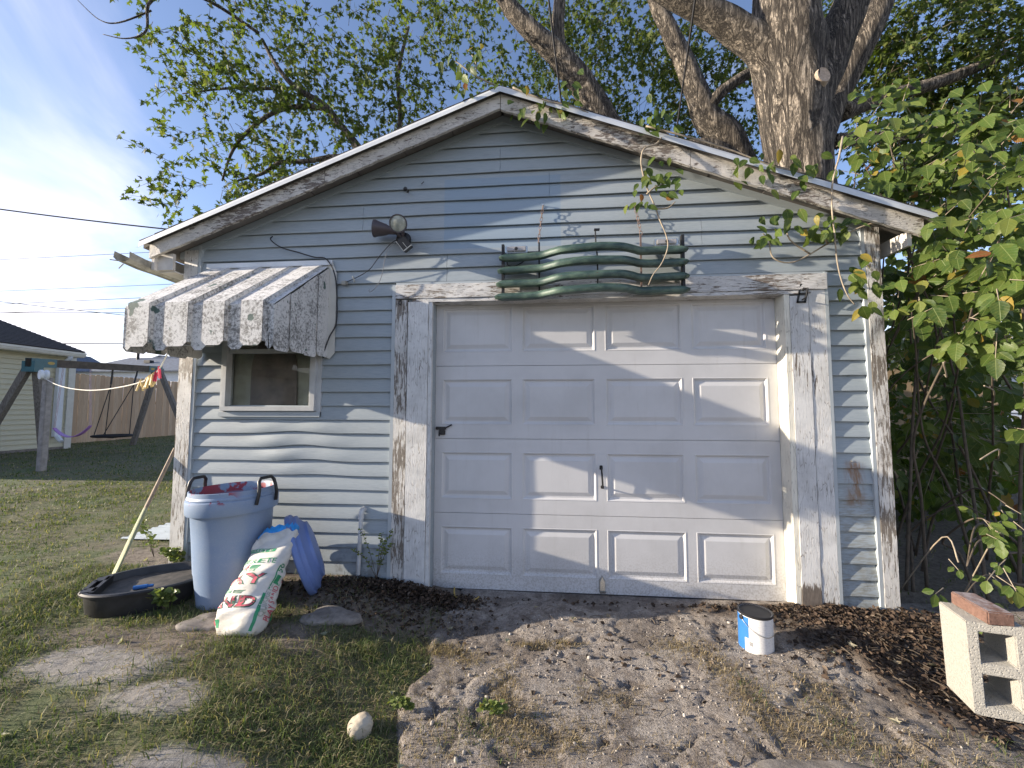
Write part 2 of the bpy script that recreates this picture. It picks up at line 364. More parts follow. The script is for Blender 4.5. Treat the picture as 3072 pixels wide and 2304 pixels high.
def soil_mat():
    t = NT('lawn soil'); v = t.pos(); at = t.n('ShaderNodeVertexColor', layer_name='mask'); sx = t.n('ShaderNodeSeparateColor'); t.t.links.new(at.outputs[0], sx.inputs[0])
    a = t.noise(v, 28, 7, .7); b = t.noise(v, 2.2, 5); f = t.noise(v, 140, 4, .75)
    thatch = t.mix(t.ramp(a, .32, .68), (.07, .075, .035), (.17, .15, .08)); thatch = t.mix(t.ramp(b, .4, .65), thatch, (.085, .11, .04)); thatch = t.mix(t.ramp(f, .55, .75, 0, .5), thatch, (.26, .22, .14))
    dirt = t.mix(t.ramp(a, .3, .7), (.10, .08, .062), (.22, .185, .15)); dirt = t.mix(t.ramp(f, .6, .75, 0, .7), dirt, (.34, .30, .25))
    conc = t.mix(t.ramp(a, .3, .7), (.20, .185, .165), (.33, .31, .285))
    c = t.mix(sx.outputs[0], thatch, dirt); c = t.mix(sx.outputs[1], c, conc)
    t.col(c).rough(.95); t.bump(t.math('ADD', a, t.math('MULTIPLY', f, .4)), .9, .012); return t.m
M['soil'] = soil_mat()
def drive_mat():
    t = NT('crumbled concrete drive'); v = t.pos(); a = t.noise(v, 20, 7, .7); f = t.noise(v, 110, 5, .75); pb = t.vor(v, 62, 'F1', 'Distance'); pc = t.vor(v, 62, 'F1', 'Color'); big = t.noise(v, 2.6, 5, .6)
    c = t.mix(t.ramp(a, .35, .65), (.27, .232, .20), (.45, .40, .355)); c = t.mix(t.ramp(big, .45, .62, 0, .65), c, (.50, .455, .405)); c = t.mix(t.ramp(f, .38, .50, .6, 0), c, (.12, .098, .08)); b3 = t.noise(v, 5.5, 7, .72, .4); c = t.mix(t.ramp(b3, .50, .60, 0, .68), c, (.135, .105, .085)); g2 = t.noise(v, 42, 5, .7); c = t.mix(t.ramp(g2, .36, .46, .5, 0), c, (.13, .108, .09)); c = t.mix(t.ramp(f, .60, .70, 0, .6), c, (.58, .54, .49))
    pm = t.math('MULTIPLY', t.ramp(pb, .16, .30, 1, 0), t.ramp(f, .38, .55)); ps = t.n('ShaderNodeSeparateColor'); t.t.links.new(pc, ps.inputs[0])
    c = t.mix(t.math('MULTIPLY', pm, .75), c, t.mix(ps.outputs[0], (.20, .17, .145), (.52, .48, .43)))
    at = t.n('ShaderNodeVertexColor', layer_name='mask'); sx = t.n('ShaderNodeSeparateColor'); t.t.links.new(at.outputs[0], sx.inputs[0])
    mul = t.mix(t.ramp(f, .3, .7), (.05, .037, .028), (.15, .11, .08)); c = t.mix(sx.outputs[0], c, mul)
    c = t.mix(t.math('MULTIPLY', sx.outputs[1], .8), c, (.10, .08, .066))
    t.col(c).rough(.93); t.bump(t.math('ADD', t.math('MULTIPLY', f, .8), t.math('ADD', t.math('MULTIPLY', pm, .7), t.math('MULTIPLY', g2, .8))), 1.0, .022); return t.m
M['drive'] = drive_mat()
def leafmat(name, cols, trans=.45, rough=.45, sc=None, vein=(.14, .15, .03), veins=False):
    t = NT(name); r = t.rand(); cr = t.n('ShaderNodeValToRGB'); t.t.links.new(r, cr.inputs[0])
    e = cr.color_ramp.elements; e[0].position = cols[0][0]; e[0].color = (*cols[0][1], 1); e[1].position = cols[-1][0]; e[1].color = (*cols[-1][1], 1)
    for p, c in cols[1:-1]:
        x = e.new(p); x.color = (*c, 1)
    n = t.noise(t.pos(), 30 if sc is None else sc, 4, .6); c = t.mix(t.ramp(n, .3, .75, 0, .35), cr.outputs[0], vein)
    if veins:
        us = t.n('ShaderNodeSeparateXYZ'); t.t.links.new(t.n('ShaderNodeTexCoord').outputs['UV'], us.inputs[0]); au = t.math('ABSOLUTE', us.outputs[0])
        rib = t.ramp(au, .004, .022, 1, 0); sv = t.math('FRACT', t.math('MULTIPLY', t.math('SUBTRACT', us.outputs[1], t.math('MULTIPLY', au, .75)), 7.5)); svm = t.ramp(t.math('ABSOLUTE', t.math('SUBTRACT', sv, .5)), .0, .10, .55, 0)
        vm = t.math('MAXIMUM', rib, svm); c = t.mix(t.math('MULTIPLY', vm, .55), c, (.20, .24, .085))
        blot = t.ramp(t.noise(t.pos(), 21, 5, .7), .60, .72); c = t.mix(t.math('MULTIPLY', blot, .6), c, (.17, .15, .045)); spots = t.ramp(t.noise(t.pos(), 75, 3, .7), .70, .76); c = t.mix(t.math('MULTIPLY', spots, .6), c, (.10, .055, .025))
        t.bump(t.math('SUBTRACT', t.noise(t.pos(), 60, 3), t.math('MULTIPLY', vm, .8)), .35, .004)
    t.col(c).rough(rough); t.b.inputs['Specular IOR Level'].default_value = .22
    tr = t.n('ShaderNodeBsdfTranslucent'); t.t.links.new(t.mix(1.0, c, (1.5, 1.6, .7), 'MULTIPLY'), tr.inputs[0])
    ms = t.n('ShaderNodeMixShader'); ms.inputs[0].default_value = trans; t.t.links.new(t.b.outputs[0], ms.inputs[1]); t.t.links.new(tr.outputs[0], ms.inputs[2]); t.t.links.new(ms.outputs[0], t.out.inputs[0])
    return t.m
M['maple'] = leafmat('silver maple leaf', [(0, (.032, .055, .016)), (.5, (.06, .095, .026)), (.85, (.095, .135, .038)), (1, (.17, .19, .06))], .42, .6)
M['bush'] = leafmat('box elder leaf', [(0, (.028, .058, .015)), (.4, (.055, .10, .022)), (.8, (.09, .14, .032)), (.95, (.14, .17, .042)), (.985, (.30, .20, .035)), (1, (.22, .06, .03))], .32, .40, 45, veins=True)
M['grass'] = leafmat('lawn grass', [(0, (.07, .11, .034)), (.45, (.11, .15, .05)), (.7, (.18, .18, .085)), (.85, (.26, .23, .13)), (1, (.36, .31, .2))], .3, .6, 3, (.085, .11, .038))
M['straw'] = leafmat('dry straw grass', [(0, (.17, .13, .08)), (.5, (.31, .245, .15)), (1, (.46, .38, .25))], .3, .7, 3, (.2, .15, .09))
M['deadleaf'] = leafmat('dead leaf', [(0, (.030, .021, .016)), (.55, (.075, .052, .038)), (.9, (.13, .09, .062)), (1, (.26, .21, .16))], .1, .8, None, (.05, .035, .028))
M['paleleaf'] = leafmat('curled pale leaf', [(0, (.28, .30, .20)), (.5, (.40, .38, .28)), (1, (.30, .22, .14))], .2, .7, None, (.3, .28, .2))
def bark():
    t = NT('furrowed maple bark'); a = t.noise(t.pos((1, 1, .10)), 8, 9, .66, 1.2); c2 = t.noise(t.pos((1, 1, .13)), 17, 7, .7, 1.0); f = t.noise(t.pos((1, 1, .5)), 55, 6, .75)
    r1 = t.math('ABSOLUTE', t.math('SUBTRACT', a, .5)); fur = t.ramp(r1, .0, .075); r2_ = t.ramp(t.math('ABSOLUTE', t.math('SUBTRACT', c2, .5)), .0, .06, .45, 1.0)
    h = t.math('MULTIPLY', fur, r2_); c = t.mix(h, (.035, .028, .022), t.mix(t.ramp(f, .3, .7), (.25, .21, .165), (.44, .38, .31)))
    t.col(c).rough(.95); t.bump(t.math('ADD', h, t.math('MULTIPLY', f, .35)), 1.0, .06); return t.m
M['bark'] = bark()
M['twig'] = plain('grey brown twig', (.095, .075, .055), .85, var=.35, scale=20)
M['vine'] = plain('dry tan vine', (.30, .25, .185), .8, var=.3, scale=25)
M['cutwood'] = plain('cut branch end', (.42, .33, .25), .85, var=.25, scale=30, bump=.3)
M['ysiding'] = siding_mat('pale yellow vinyl siding', (.50, .47, .34), (.56, .53, .39), False)
M['trimw'] = plain('off white trim', (.60, .59, .54), .5, var=.06)
def fencemat():
    t = NT('cedar picket'); r = t.rand(); g = t.noise(t.pos((20, 20, 1.2)), 3, 6, .65); c = t.mix(r, (.46, .32, .205), (.58, .43, .295)); c = t.mix(t.ramp(g, .35, .7, 0, .5), c, (.29, .21, .145)); t.col(c).rough(.8); t.bump(g, .4, .004); return t.m
M['picket'] = fencemat()
def timber():
    t = NT('grey weathered timber'); g = t.noise(t.pos((14, 14, 1.5)), 4, 7, .7); t.col(t.mix(t.ramp(g, .3, .7), (.10, .088, .075), (.235, .215, .20))).rough(.85); t.bump(g, .5, .006); return t.m
M['timber'] = timber()
M['timberdark'] = plain('stained swing beam', (.085, .068, .052), .8, var=.35, scale=8, bump=.4)
M['postwood'] = plain('pale post wood', (.27, .255, .25), .85, var=.22, scale=14, bump=.5)
M['teal'] = plain('teal steel bracket', (.03, .11, .13), .45)
M['purple'] = plain('purple swing plastic', (.36, .17, .48), .4)
M['pinkchain'] = plain('pink coated chain', (.52, .36, .38), .5)
M['rope'] = plain('black rope', (.012, .012, .013), .8)
M['whiteline'] = plain('white line', (.62, .61, .56), .7)
M['pinwood'] = plain('wooden peg', (.56, .42, .18), .6)
M['pinred'] = plain('red peg', (.55, .03, .09), .4)
M['bluroof'] = plain('blue grey shingle', (.10, .125, .17), .9, var=.3, scale=6, bump=.3)
M['farwhite'] = plain('white clapboard', (.66, .70, .76), .6, var=.05)
M['tan'] = plain('tan shed board', (.34, .25, .15), .8, var=.2)

# ---------------------------------------------------------------- ground
def gz(x, y):
    x = np.asarray(x, float); y = np.asarray(y, float)
    left = .10-.06*sstep(-.4, -2.2, -np.abs(y)*1.0) * (y < 0)
    left = .10-.06*sstep(.4, 2.2, -y)
    k = 1-sstep(-.6, .25, x)
    z = -.015+(left+.015)*k
    z = z+.025*np.clip(-x-2.5, 0, 10)
    z = z+.04*sstep(1, 6, y)*(x > 0)
    return z+.010*fbm(x*1.3, y*1.3, 3)
def axis(lo, hi, st, lim0, lim1, g=1.16):
    a = list(np.arange(lo, hi+st/2, st)); d = st; p = a[-1]
    while p < lim1: d *= g; p += d; a.append(p)
    d = st; p = a[0]; b = []
    while p > lim0: d *= g; p -= d; b.append(p)
    return np.array(b[::-1]+a)
def grid_mesh(name, xs, ys, zf, mat, maskf=None):
    X, Y = np.meshgrid(xs, ys); Z = zf(X, Y); nx, ny = len(xs), len(ys)
    V = np.stack([X.ravel(), Y.ravel(), Z.ravel()], 1)
    i = np.arange(nx-1)[None, :]+np.arange(ny-1)[:, None]*nx; q = np.stack([i, i+1, i+1+nx, i+nx], -1).reshape(-1, 4)
    me = npmesh(name, V, q, mat, True)
    if maskf:
        mk = maskf(X.ravel(), Y.ravel()); ca = me.color_attributes.new('mask', 'FLOAT_COLOR', 'POINT'); ca.data.foreach_set('color', np.asarray(mk, np.float32).ravel())
    return me
def blob(X, Y, x, y, rx, ry, e=.35, wob=.35):
    d = np.hypot((X-x)/rx, (Y-y)/ry)+wob*fbm(X*5+x, Y*5+y, 3); return 1-sstep(1-e, 1+e, d)
def concm(X, Y):
    return np.clip(blob(X, Y, -1.28, -1.06, .36, .13)+blob(X, Y, -.80, -1.22, .20, .10)+blob(X, Y, -.35, -1.52, .34, .10), 0, 1)
def dirtm(X, Y):
    wall = sstep(-.62, -.30, Y+.12*fbm(X*3, Y*3, 3))*sstep(.3, .1, np.abs(X+.9)-1.1)*(Y < .3)
    path = blob(X, Y, -1.1, -.86, .75, .14)+blob(X, Y, -2.3, .25, .45, .22)+blob(X, Y, -.15, -.40, .5, .22)+blob(X, Y, -.62, -.75, .3, .12)
    rnd_ = sstep(.15, .45, fbm(X*1.4+9, Y*1.4, 4))*.55
    return np.clip(wall+path+rnd_*(Y < 3)+(X > 3.0)*sstep(-2.5, -1, Y)*sstep(6, 4, Y)*.9, 0, 1)
def drivem(X, Y):
    e = .17+.10*fbm(X*2+3, Y*3, 4)+.12*sstep(-.8, -1.6, Y)*0+.06*sstep(.9, 1.4, -Y)
    return sstep(-.03, .05, X-e)*sstep(.05, -.05, Y-.2)
def soilmask(X, Y):
    d = dirtm(X, Y); c = concm(X, Y); return np.stack([d, c, 0*d, 0*d+1], -1)
xs = axis(-3.4, 1.2, .03, -900, 900, 1.17); ys = axis(-2.2, .2, .03, -60, 1500, 1.17)
def soilz(X, Y):
    z = gz(X, Y)+.012*fbm(X*7, Y*7, 3)*(np.hypot(X, Y) < 12)+.012*concm(X, Y)
    inside = (X > .12) & (Y < .3)
    return np.where(inside, z-.05*sstep(.12, .4, X), z)
ground = tag(link('ground', grid_mesh('ground', xs, ys, soilz, M['soil'], soilmask), (0, 0, 0)), kind='structure')
# crumbling concrete drive in front of the door
def crackf(X, Y):
    wx = X+.18*fbm(X*2.2, Y*2.2, 3); wy = Y+.18*fbm(X*2.2+40, Y*2.2, 3)
    c = np.abs(pn(wx*1.15+2, wy*1.6)); br = sstep(-.1, .25, fbm(X*2.5+60, Y*2.5, 3)); return (1-sstep(0, .022, c))*br
def mulchm(X, Y):
    return np.clip(blob(X, Y, 2.75, -.30, .62, .42, .3)+blob(X, Y, 2.62, -.75, .22, .3, .4)+.75*blob(X, Y, 2.2, -.10, .6, .10, .4), 0, 1)
def slabm(X, Y):
    a = fbm(X*1.25+31, Y*1.7+7, 5)+.12*fbm(X*9, Y*9, 3); b = fbm(X*2.3+71, Y*2.9+17, 5)
    return np.clip(sstep(-.16, -.10, a)*sstep(-.30, -.24, b), 0, 1)
def drivez(X, Y):
    z = gz(X, Y)+.012+.008*fbm(X*1.1+5, Y*1.4, 3)+.004*fbm(X*7, Y*7, 4)+.0038*fbm(X*38, Y*38, 3)
    z = z-.009*sstep(.10, .22, fbm(X*13+3, Y*15, 4))*sstep(-.15, .2, fbm(X*2.1+90, Y*2.6, 3))
    sl = slabm(X, Y); z = z+.007*sl-.004*(1-sl)*(1+fbm(X*12, Y*12, 3))-.012*crackf(X, Y)
    z = z-.003*sstep(.30, .42, fbm(X*5.2+20, Y*6.4, 4))
    fine = np.clip(-Y*4, 0, 1); z = z*fine+(gz(X, Y)+.004)*(1-fine)
    z = z+.03*mulchm(X, Y)*(1+fbm(X*6, Y*6, 3))*(1-blob(X, Y, 2.8, -.75, .26, .3, .3, 0.0))
    z = z-.055*blob(X, Y, 2.85, -.80, .42, .34, .5, .15)
    return z-.09*(1-drivem(X, Y))
def drivemask(X, Y):
    p = .45*(1-slabm(X, Y))+.2*sstep(.28, .42, fbm(X*5.2+20, Y*6.4, 4)); return np.stack([np.clip(mulchm(X, Y)*1.0, 0, 1), np.maximum(crackf(X, Y)*.9, p), 0*X, 0*X+1], -1)
dxs = np.concatenate([np.arange(.02, 3.4, .0125), np.arange(3.4, 6, .1)]); dys = np.concatenate([np.arange(-6, -2.0, .1), np.arange(-2.0, .22, .0125)])
drive = tag(link('driveway', grid_mesh('driveway', dxs, dys, drivez, M['drive'], drivemask), (0, 0, 0)), kind='structure')
def surf(x, y):
    a = soilz(np.array([x]), np.array([y]))[0]; b = drivez(np.array([x]), np.array([y]))[0] if x > .02 and y < .2 else -9
    return float(max(a, b))

# ---------------------------------------------------------------- garage
G = root('garage', (.53, 2.6, 0), 'weathered grey blue sided garage with peeling white trim and panelled door', 'garage')
RX = .51                              # ridge x
SL = .378                             # roof slope
def rake(x, top=3.456): return top-SL*abs(x-RX)
GD = 5.2
# wall core behind the siding
b = MB(); b.prism([(-1.95, 0.0, -.2), (0, 0, -.2), (0, 0, 2.12), (2.44, 0, 2.12), (2.44, 0, -.2), (3.02, 0, -.2), (3.02, 0, rake(3.02)), (RX, 0, rake(RX)), (-1.95, 0, rake(-1.95))], (0, .085, 0))
# window hole is cut by building the left piece in strips
b = MB()
WX0, WX1, WZ0, WZ1 = -1.60, -.905, 1.29, 1.98
def pan(x0, x1, z0, z1):
    b.box((x0, .004, z0), (x1, .085, z1))
pan(-1.95, WX0, -.2, 2.2); pan(WX0, WX1, -.2, WZ0); pan(WX0, WX1, WZ1, 2.2); pan(WX1, -.001, -.2, 2.2); pan(2.441, 3.02, -.2, 2.2); pan(-.001, 2.441, 2.13, 2.2)
b.prism([(-1.95, .004, 2.2), (3.02, .004, 2.2), (3.02, .004, rake(3.02)), (RX, .004, rake(RX)), (-1.95, .004, rake(-1.95))], (0, .08, 0))
wall = b.build('front_wall', M['siding'], G)
b = MB()
b.box((-1.96, .088, -.2), (-1.86, GD, 2.50)); b.box((2.93, .088, -.2), (3.03, GD, 2.50)); b.prism([(-1.86, GD, -.2), (2.93, GD, -.2), (2.93, GD, 2.5), (RX, GD, rake(RX)-.02), (-1.86, GD, 2.5)], (0, .1, 0))
b.build('side_and_back_walls', M['ysiding'] if False else M['siding'], G)
b = MB(); b.box((-1.85, .1, -.1), (2.92, GD-.01, -.03)); b.build('floor_slab', M['dark'], G)
b = MB(); b.box((-1.85, 1.4, -.03), (2.92, 1.42, 2.45)); b.build('inner_partition', M['dark'], G)

EXP = .1014; ZR = 1.2044
def zrow(n): return ZR+EXP*n
def board(xl, xr, n, xl1=None, xr1=None, warp=0, nx=None, cutz=None):
    """one lap siding course: lip at the bottom, thinning to the top"""
    z0 = zrow(n); xl1 = xl if xl1 is None else xl1; xr1 = xr if xr1 is None else xr1
    prof = [(.014, .004), (.014, -.0125), (.000, -.0165), (.003, -.0190), (.020, -.0175), (.048, -.0125), (.075, -.0068), (.099, -.0020), (.1060, -.0010), (.1060, .004)]
    nx = nx or max(2, int((xr-xl)/.25)+1)
    V = []; F = []
    for i in range(nx+1):
        u = i/nx
        for (dz, y) in prof:
            t_ = dz/.1060; a = xl+(xl1-xl)*t_; c = xr+(xr1-xr)*t_; x = a+(c-a)*u; z = z0+dz
            w1 = .0022*math.sin(x*3.1+n*1.7)+.0015*math.sin(x*8.3+n*.9); y2 = y-(.0010*math.sin(x*5+n*2.3) if y < 0 else 0); z += w1*.7
            if warp:
                e = math.exp(-((x+1.02)/.34)**2); k = math.sin((x+1.3)*9+n*.8); z += warp*e*(.010+.010*k)*(1-t_*.7); y2 -= warp*e*.016*(.6+.5*math.sin((x+1)*11+n))*math.sin(math.pi*t_) if y < 0 else 0
            V.append((x, y2, z))
    P = len(prof)
    for i in range(nx):
        for j in range(P-1): F.append((i*P+j, i*P+j+1, (i+1)*P+j+1, (i+1)*P+j))
    F.append(tuple(range(P))); F.append(tuple(nx*P+j for j in range(P-1, -1, -1)))
    q = MB(); q.add(V, F); return q.build('siding_board', M['siding'], wall, autos=30)
for n in range(-12, 10):
    wp = {0: .3, -1: .8, -2: 1.0, -3: 1.0, -4: .5}.get(n, 0)
    z0 = zrow(n)
    if n >= -11:
        if z0+.10 < 1.225 or z0 > 1.99: board(-1.858, -.292, n, warp=wp, nx=48 if wp else None)
        elif z0 < 1.225: board(-1.858, -.292, n, nx=6)
        else:
            board(-1.858, -1.634, n); board(-.838, -.292, n)
    board(2.702, 2.946, n)
for n in range(10, 23):
    z0 = zrow(n); h0 = (rake(RX)-.035-z0)/SL; h1 = (rake(RX)-.035-z0-.1035)/SL
    if h1 < .02: h1 = .02
    xl, xr = max(-1.858, RX-h0), min(2.946, RX+h0); xl1, xr1 = max(-1.858, RX-h1), min(2.946, RX+h1)
    if h0 < .08: break
    cuts = {12: [1.91], 13: [1.91], 16: [.852, 2.2], 17: [.852], 18: [.491], 19: [.491], 20: [], 14: [-.55], 15: [-.55], 10: [.1], 11: [.1]}.get(n, [])
    E_ = [(xl, xl1)]+[(c, c) for c in cuts if xl+.05 < c < xr-.05]+[(xr, xr1)]
    for (a, a1), (c, c1) in zip(E_[:-1], E_[1:]):
        g_ = .0012
        board(a+(g_ if a == a1 and a != xl else 0), c-(g_ if c == c1 and c != xr else 0), n, a1 if a == xl else a+g_, c1 if c == xr else c-g_)
# channels at board ends
def bx(name, a, c, mat, par=G, bev=0.0, autos=None):
    q = MB(); q.box(a, c, bev); return q.build(name, mat, par)
bx('corner_channel', (-1.8615, -.027, .10), (-1.840, .0035, 2.55), M['channel']); bx('corner_channel', (2.932, -.027, -.03), (2.954, .0035, 2.52), M['channel'])
bx('trim_channel', (-.304, -.027, .06), (-.2785, .0035, 2.197), M['channel']); bx('trim_channel', (2.690, -.027, -.03), (2.710, .0035, 2.21), M['channel'])
bx('header_channel', (-.278, -.024, 2.199), (2.70, .003, 2.214), M['channel'])
# timber boards: slightly irregular outlines so that ends look rotten and edges worn
def plank(name, x0, x1, y0, y1, z0, z1, mat, par=G, ragged=.0, horiz=False, seed=0, jit=.0009):
    r = random.Random(seed+int(x0*1000)); n = 26
    V = []; F = []
    for i in range(n+1):
        t_ = i/n
        for k, (s_, d) in enumerate(((0, 0), (1, 0), (1, 1), (0, 1))):
            j = r.uniform(-jit, jit); j2 = r.uniform(-jit, jit)
            if horiz: V.append((x0+(x1-x0)*t_, (y0, y1)[d]+(j2 if d == 0 else 0), (z0, z1)[s_]+j))
            else: V.append(((x0, x1)[s_]+j, (y0, y1)[d]+(j2 if d == 0 else 0), z0+(z1-z0)*t_+(r.uniform(0, ragged) if i == 0 else 0)))
    for i in range(n):
        for k in range(4): F.append((i*4+k, i*4+(k+1) % 4, i*4+4+(k+1) % 4, i*4+4+k))
    F += [(3, 2, 1, 0), tuple(n*4+k for k in range(4))]
    q = MB(); q.add(V, F); return q.build(name, mat, par, bevel=.0015 if False else 0)
plank('corner_board', -1.976, -1.864, -.030, .08, .06, 2.515, M['paint_more'], ragged=.03)
plank('corner_board', 2.956, 3.046, -.030, .08, -.05, 2.505, M['paint_more'], ragged=.03, seed=3)
plank('door_trim_board', -.2775, -.187, -.028, .08, .05, 2.085, M['paint_more'], ragged=.05, seed=1)
plank('door_trim_board', -.181, -.030, -.032, .08, .02, 2.066, M['paint'], ragged=.04, seed=2)
plank('door_trim_board', 2.463, 2.580, -.030, .08, -.06, 2.05, M['paint_foot'], ragged=.03, seed=4)
plank('door_trim_board', 2.585, 2.689, -.027, .08, -.06, 2.09, M['paint_foot2'], ragged=.03, seed=5)
plank('header_board', -.276, 2.700, -.036, .08, 2.092, 2.197, M['header'], horiz=True, seed=6, jit=.0022)
plank('header_board', -.150, 2.60, -.030, .08, 2.064, 2.089, M['header'], horiz=True, seed=7, jit=.0022)
plank('door_jamb', -.028, -.002, -.026, .125, -.03, 2.062, M['paint'], seed=8); plank('door_jamb', 2.428, 2.461, -.026, .125, -.05, 2.062, M['jamb'], seed=9)
plank('door_jamb', -.002, 2.428, .0, .12, 2.066, 2.10, M['header'], horiz=True, seed=10)
plank('door_stop', -.036, -.030, .03, .06, .0, 2.06, M['paint'], seed=12)
# frieze boards along the gable
for s_ in (-1, 1):
    x1 = RX+s_*2.53; q = MB()
    q.prism([(RX, -.024, rake(RX)), (x1, -.024, rake(x1)), (x1, -.024, rake(x1)-.05), (RX, -.024, rake(RX)-.05)], (0, .03, 0)); q.build('frieze_board', M['siding'], G)

# ---------------------------------------------------------------- overhead door
DY = .085
D = MB(); D = link('garage_door', None, (1.215, DY, 0), G)
colx = [(.048, .578), (.645, 1.178), (1.248, 1.786), (1.854, 2.364)]
for k in range(4):
    z0 = [-.004, .532, 1.069, 1.606][k]; z1 = [.529, 1.066, 1.603, 2.14][k]
    pz0, pz1 = z0+.100, z0+.440
    xs_ = [0.0]+[v for c in colx for v in c]+[2.426]; zs_ = [z0, pz0, pz1, z1]
    q = MB()
    for i in range(len(xs_)-1):
        for j in range(3):
            if j == 1 and i % 2 == 1: continue
            a, c, e, f = xs_[i], xs_[i+1], zs_[j], zs_[j+1]
            q.add([(a, DY, e), (c, DY, e), (c, DY, f), (a, DY, f)], [(0, 1, 2, 3)])
    # rolled edges and back
    q.add([(0, DY, z0), (2.426, DY, z0), (2.426, DY+.04, z0+.003), (0, DY+.04, z0+.003)], [(0, 3, 2, 1)]); q.add([(0, DY, z1), (2.426, DY, z1), (2.426, DY+.04, z1-.003), (0, DY+.04, z1-.003)], [(0, 1, 2, 3)])
    q.add([(0, DY+.04, z0), (2.426, DY+.04, z0), (2.426, DY+.04, z1), (0, DY+.04, z1)], [(0, 1, 2, 3)])
    if k == 1:     # dent at the left end of the seam
        pass
    sec = q.build('door_section', M['door'], D)
    for (a, c) in colx:
        q = MB(); L = [(0, 0), (.004, -.002), (.012, .002), (.018, .011), (.030, .012), (.056, .003), (.060, .002)]
        V = []
        for (i_, dy) in L: V += [(a+i_, DY+dy, pz0+i_), (c-i_, DY+dy, pz0+i_), (c-i_, DY+dy, pz1-i_), (a+i_, DY+dy, pz1-i_)]
        F = []
        for r_ in range(len(L)-1):
            for e in range(4): F.append((r_*4+e, r_*4+(e+1) % 4, r_*4+4+(e+1) % 4, r_*4+4+e))
        F.append(tuple((len(L)-1)*4+e for e in range(4)))
        q.add(V, F); q.build('raised_panel', M['door'], D)
bx('bottom_seal', (.0, DY+.004, -.035), (2.426, DY+.03, -.005), M['black'], D)
q = MB(); q.tube([(1.209, DY-.004, .868), (1.209, DY-.036, .862), (1.212, DY-.040, .80), (1.216, DY-.036, .742), (1.217, DY-.004, .735)], .0062, 8); q.box((1.199, DY-.006, .855), (1.221, DY, .886), .003); q.box((1.206, DY-.006, .722), (1.228, DY, .745), .003); q.build('pull_handle', M['blackmetal'], D, autos=40)
q = MB(); q.add([(1.184, DY-.001, .03), (1.230, DY-.001, .03), (1.230, DY-.001, .09), (1.207, DY-.001, .125), (1.184, DY-.001, .09), (1.190, DY-.03, .03), (1.224, DY-.03, .03), (1.222, DY-.024, .085), (1.207, DY-.014, .115), (1.192, DY-.024, .085)], [(5, 6, 7, 8, 9), (0, 5, 9, 4), (4, 9, 8, 3), (3, 8, 7, 2), (2, 7, 6, 1), (0, 1, 6, 5)]); q.box((1.186, DY-.034, .012), (1.228, DY-.001, .028), .003); q.build('lift_handle', M['chrome'], D, autos=40)
q = MB(); q.box((.008, DY-.020, 1.132), (.085, DY-.001, 1.155), .004); q.tube([(.08, DY-.011, 1.146), (.128, DY-.011, 1.170)], .0055, 8); q.box((.030, DY-.016, 1.095), (.078, DY-.001, 1.132), .004); q.tube([(.038, DY-.016, 1.11), (.038, DY-.03, 1.10), (.040, DY-.03, 1.085)], .006, 6); q.build('slide_latch', M['black'], D, autos=40)

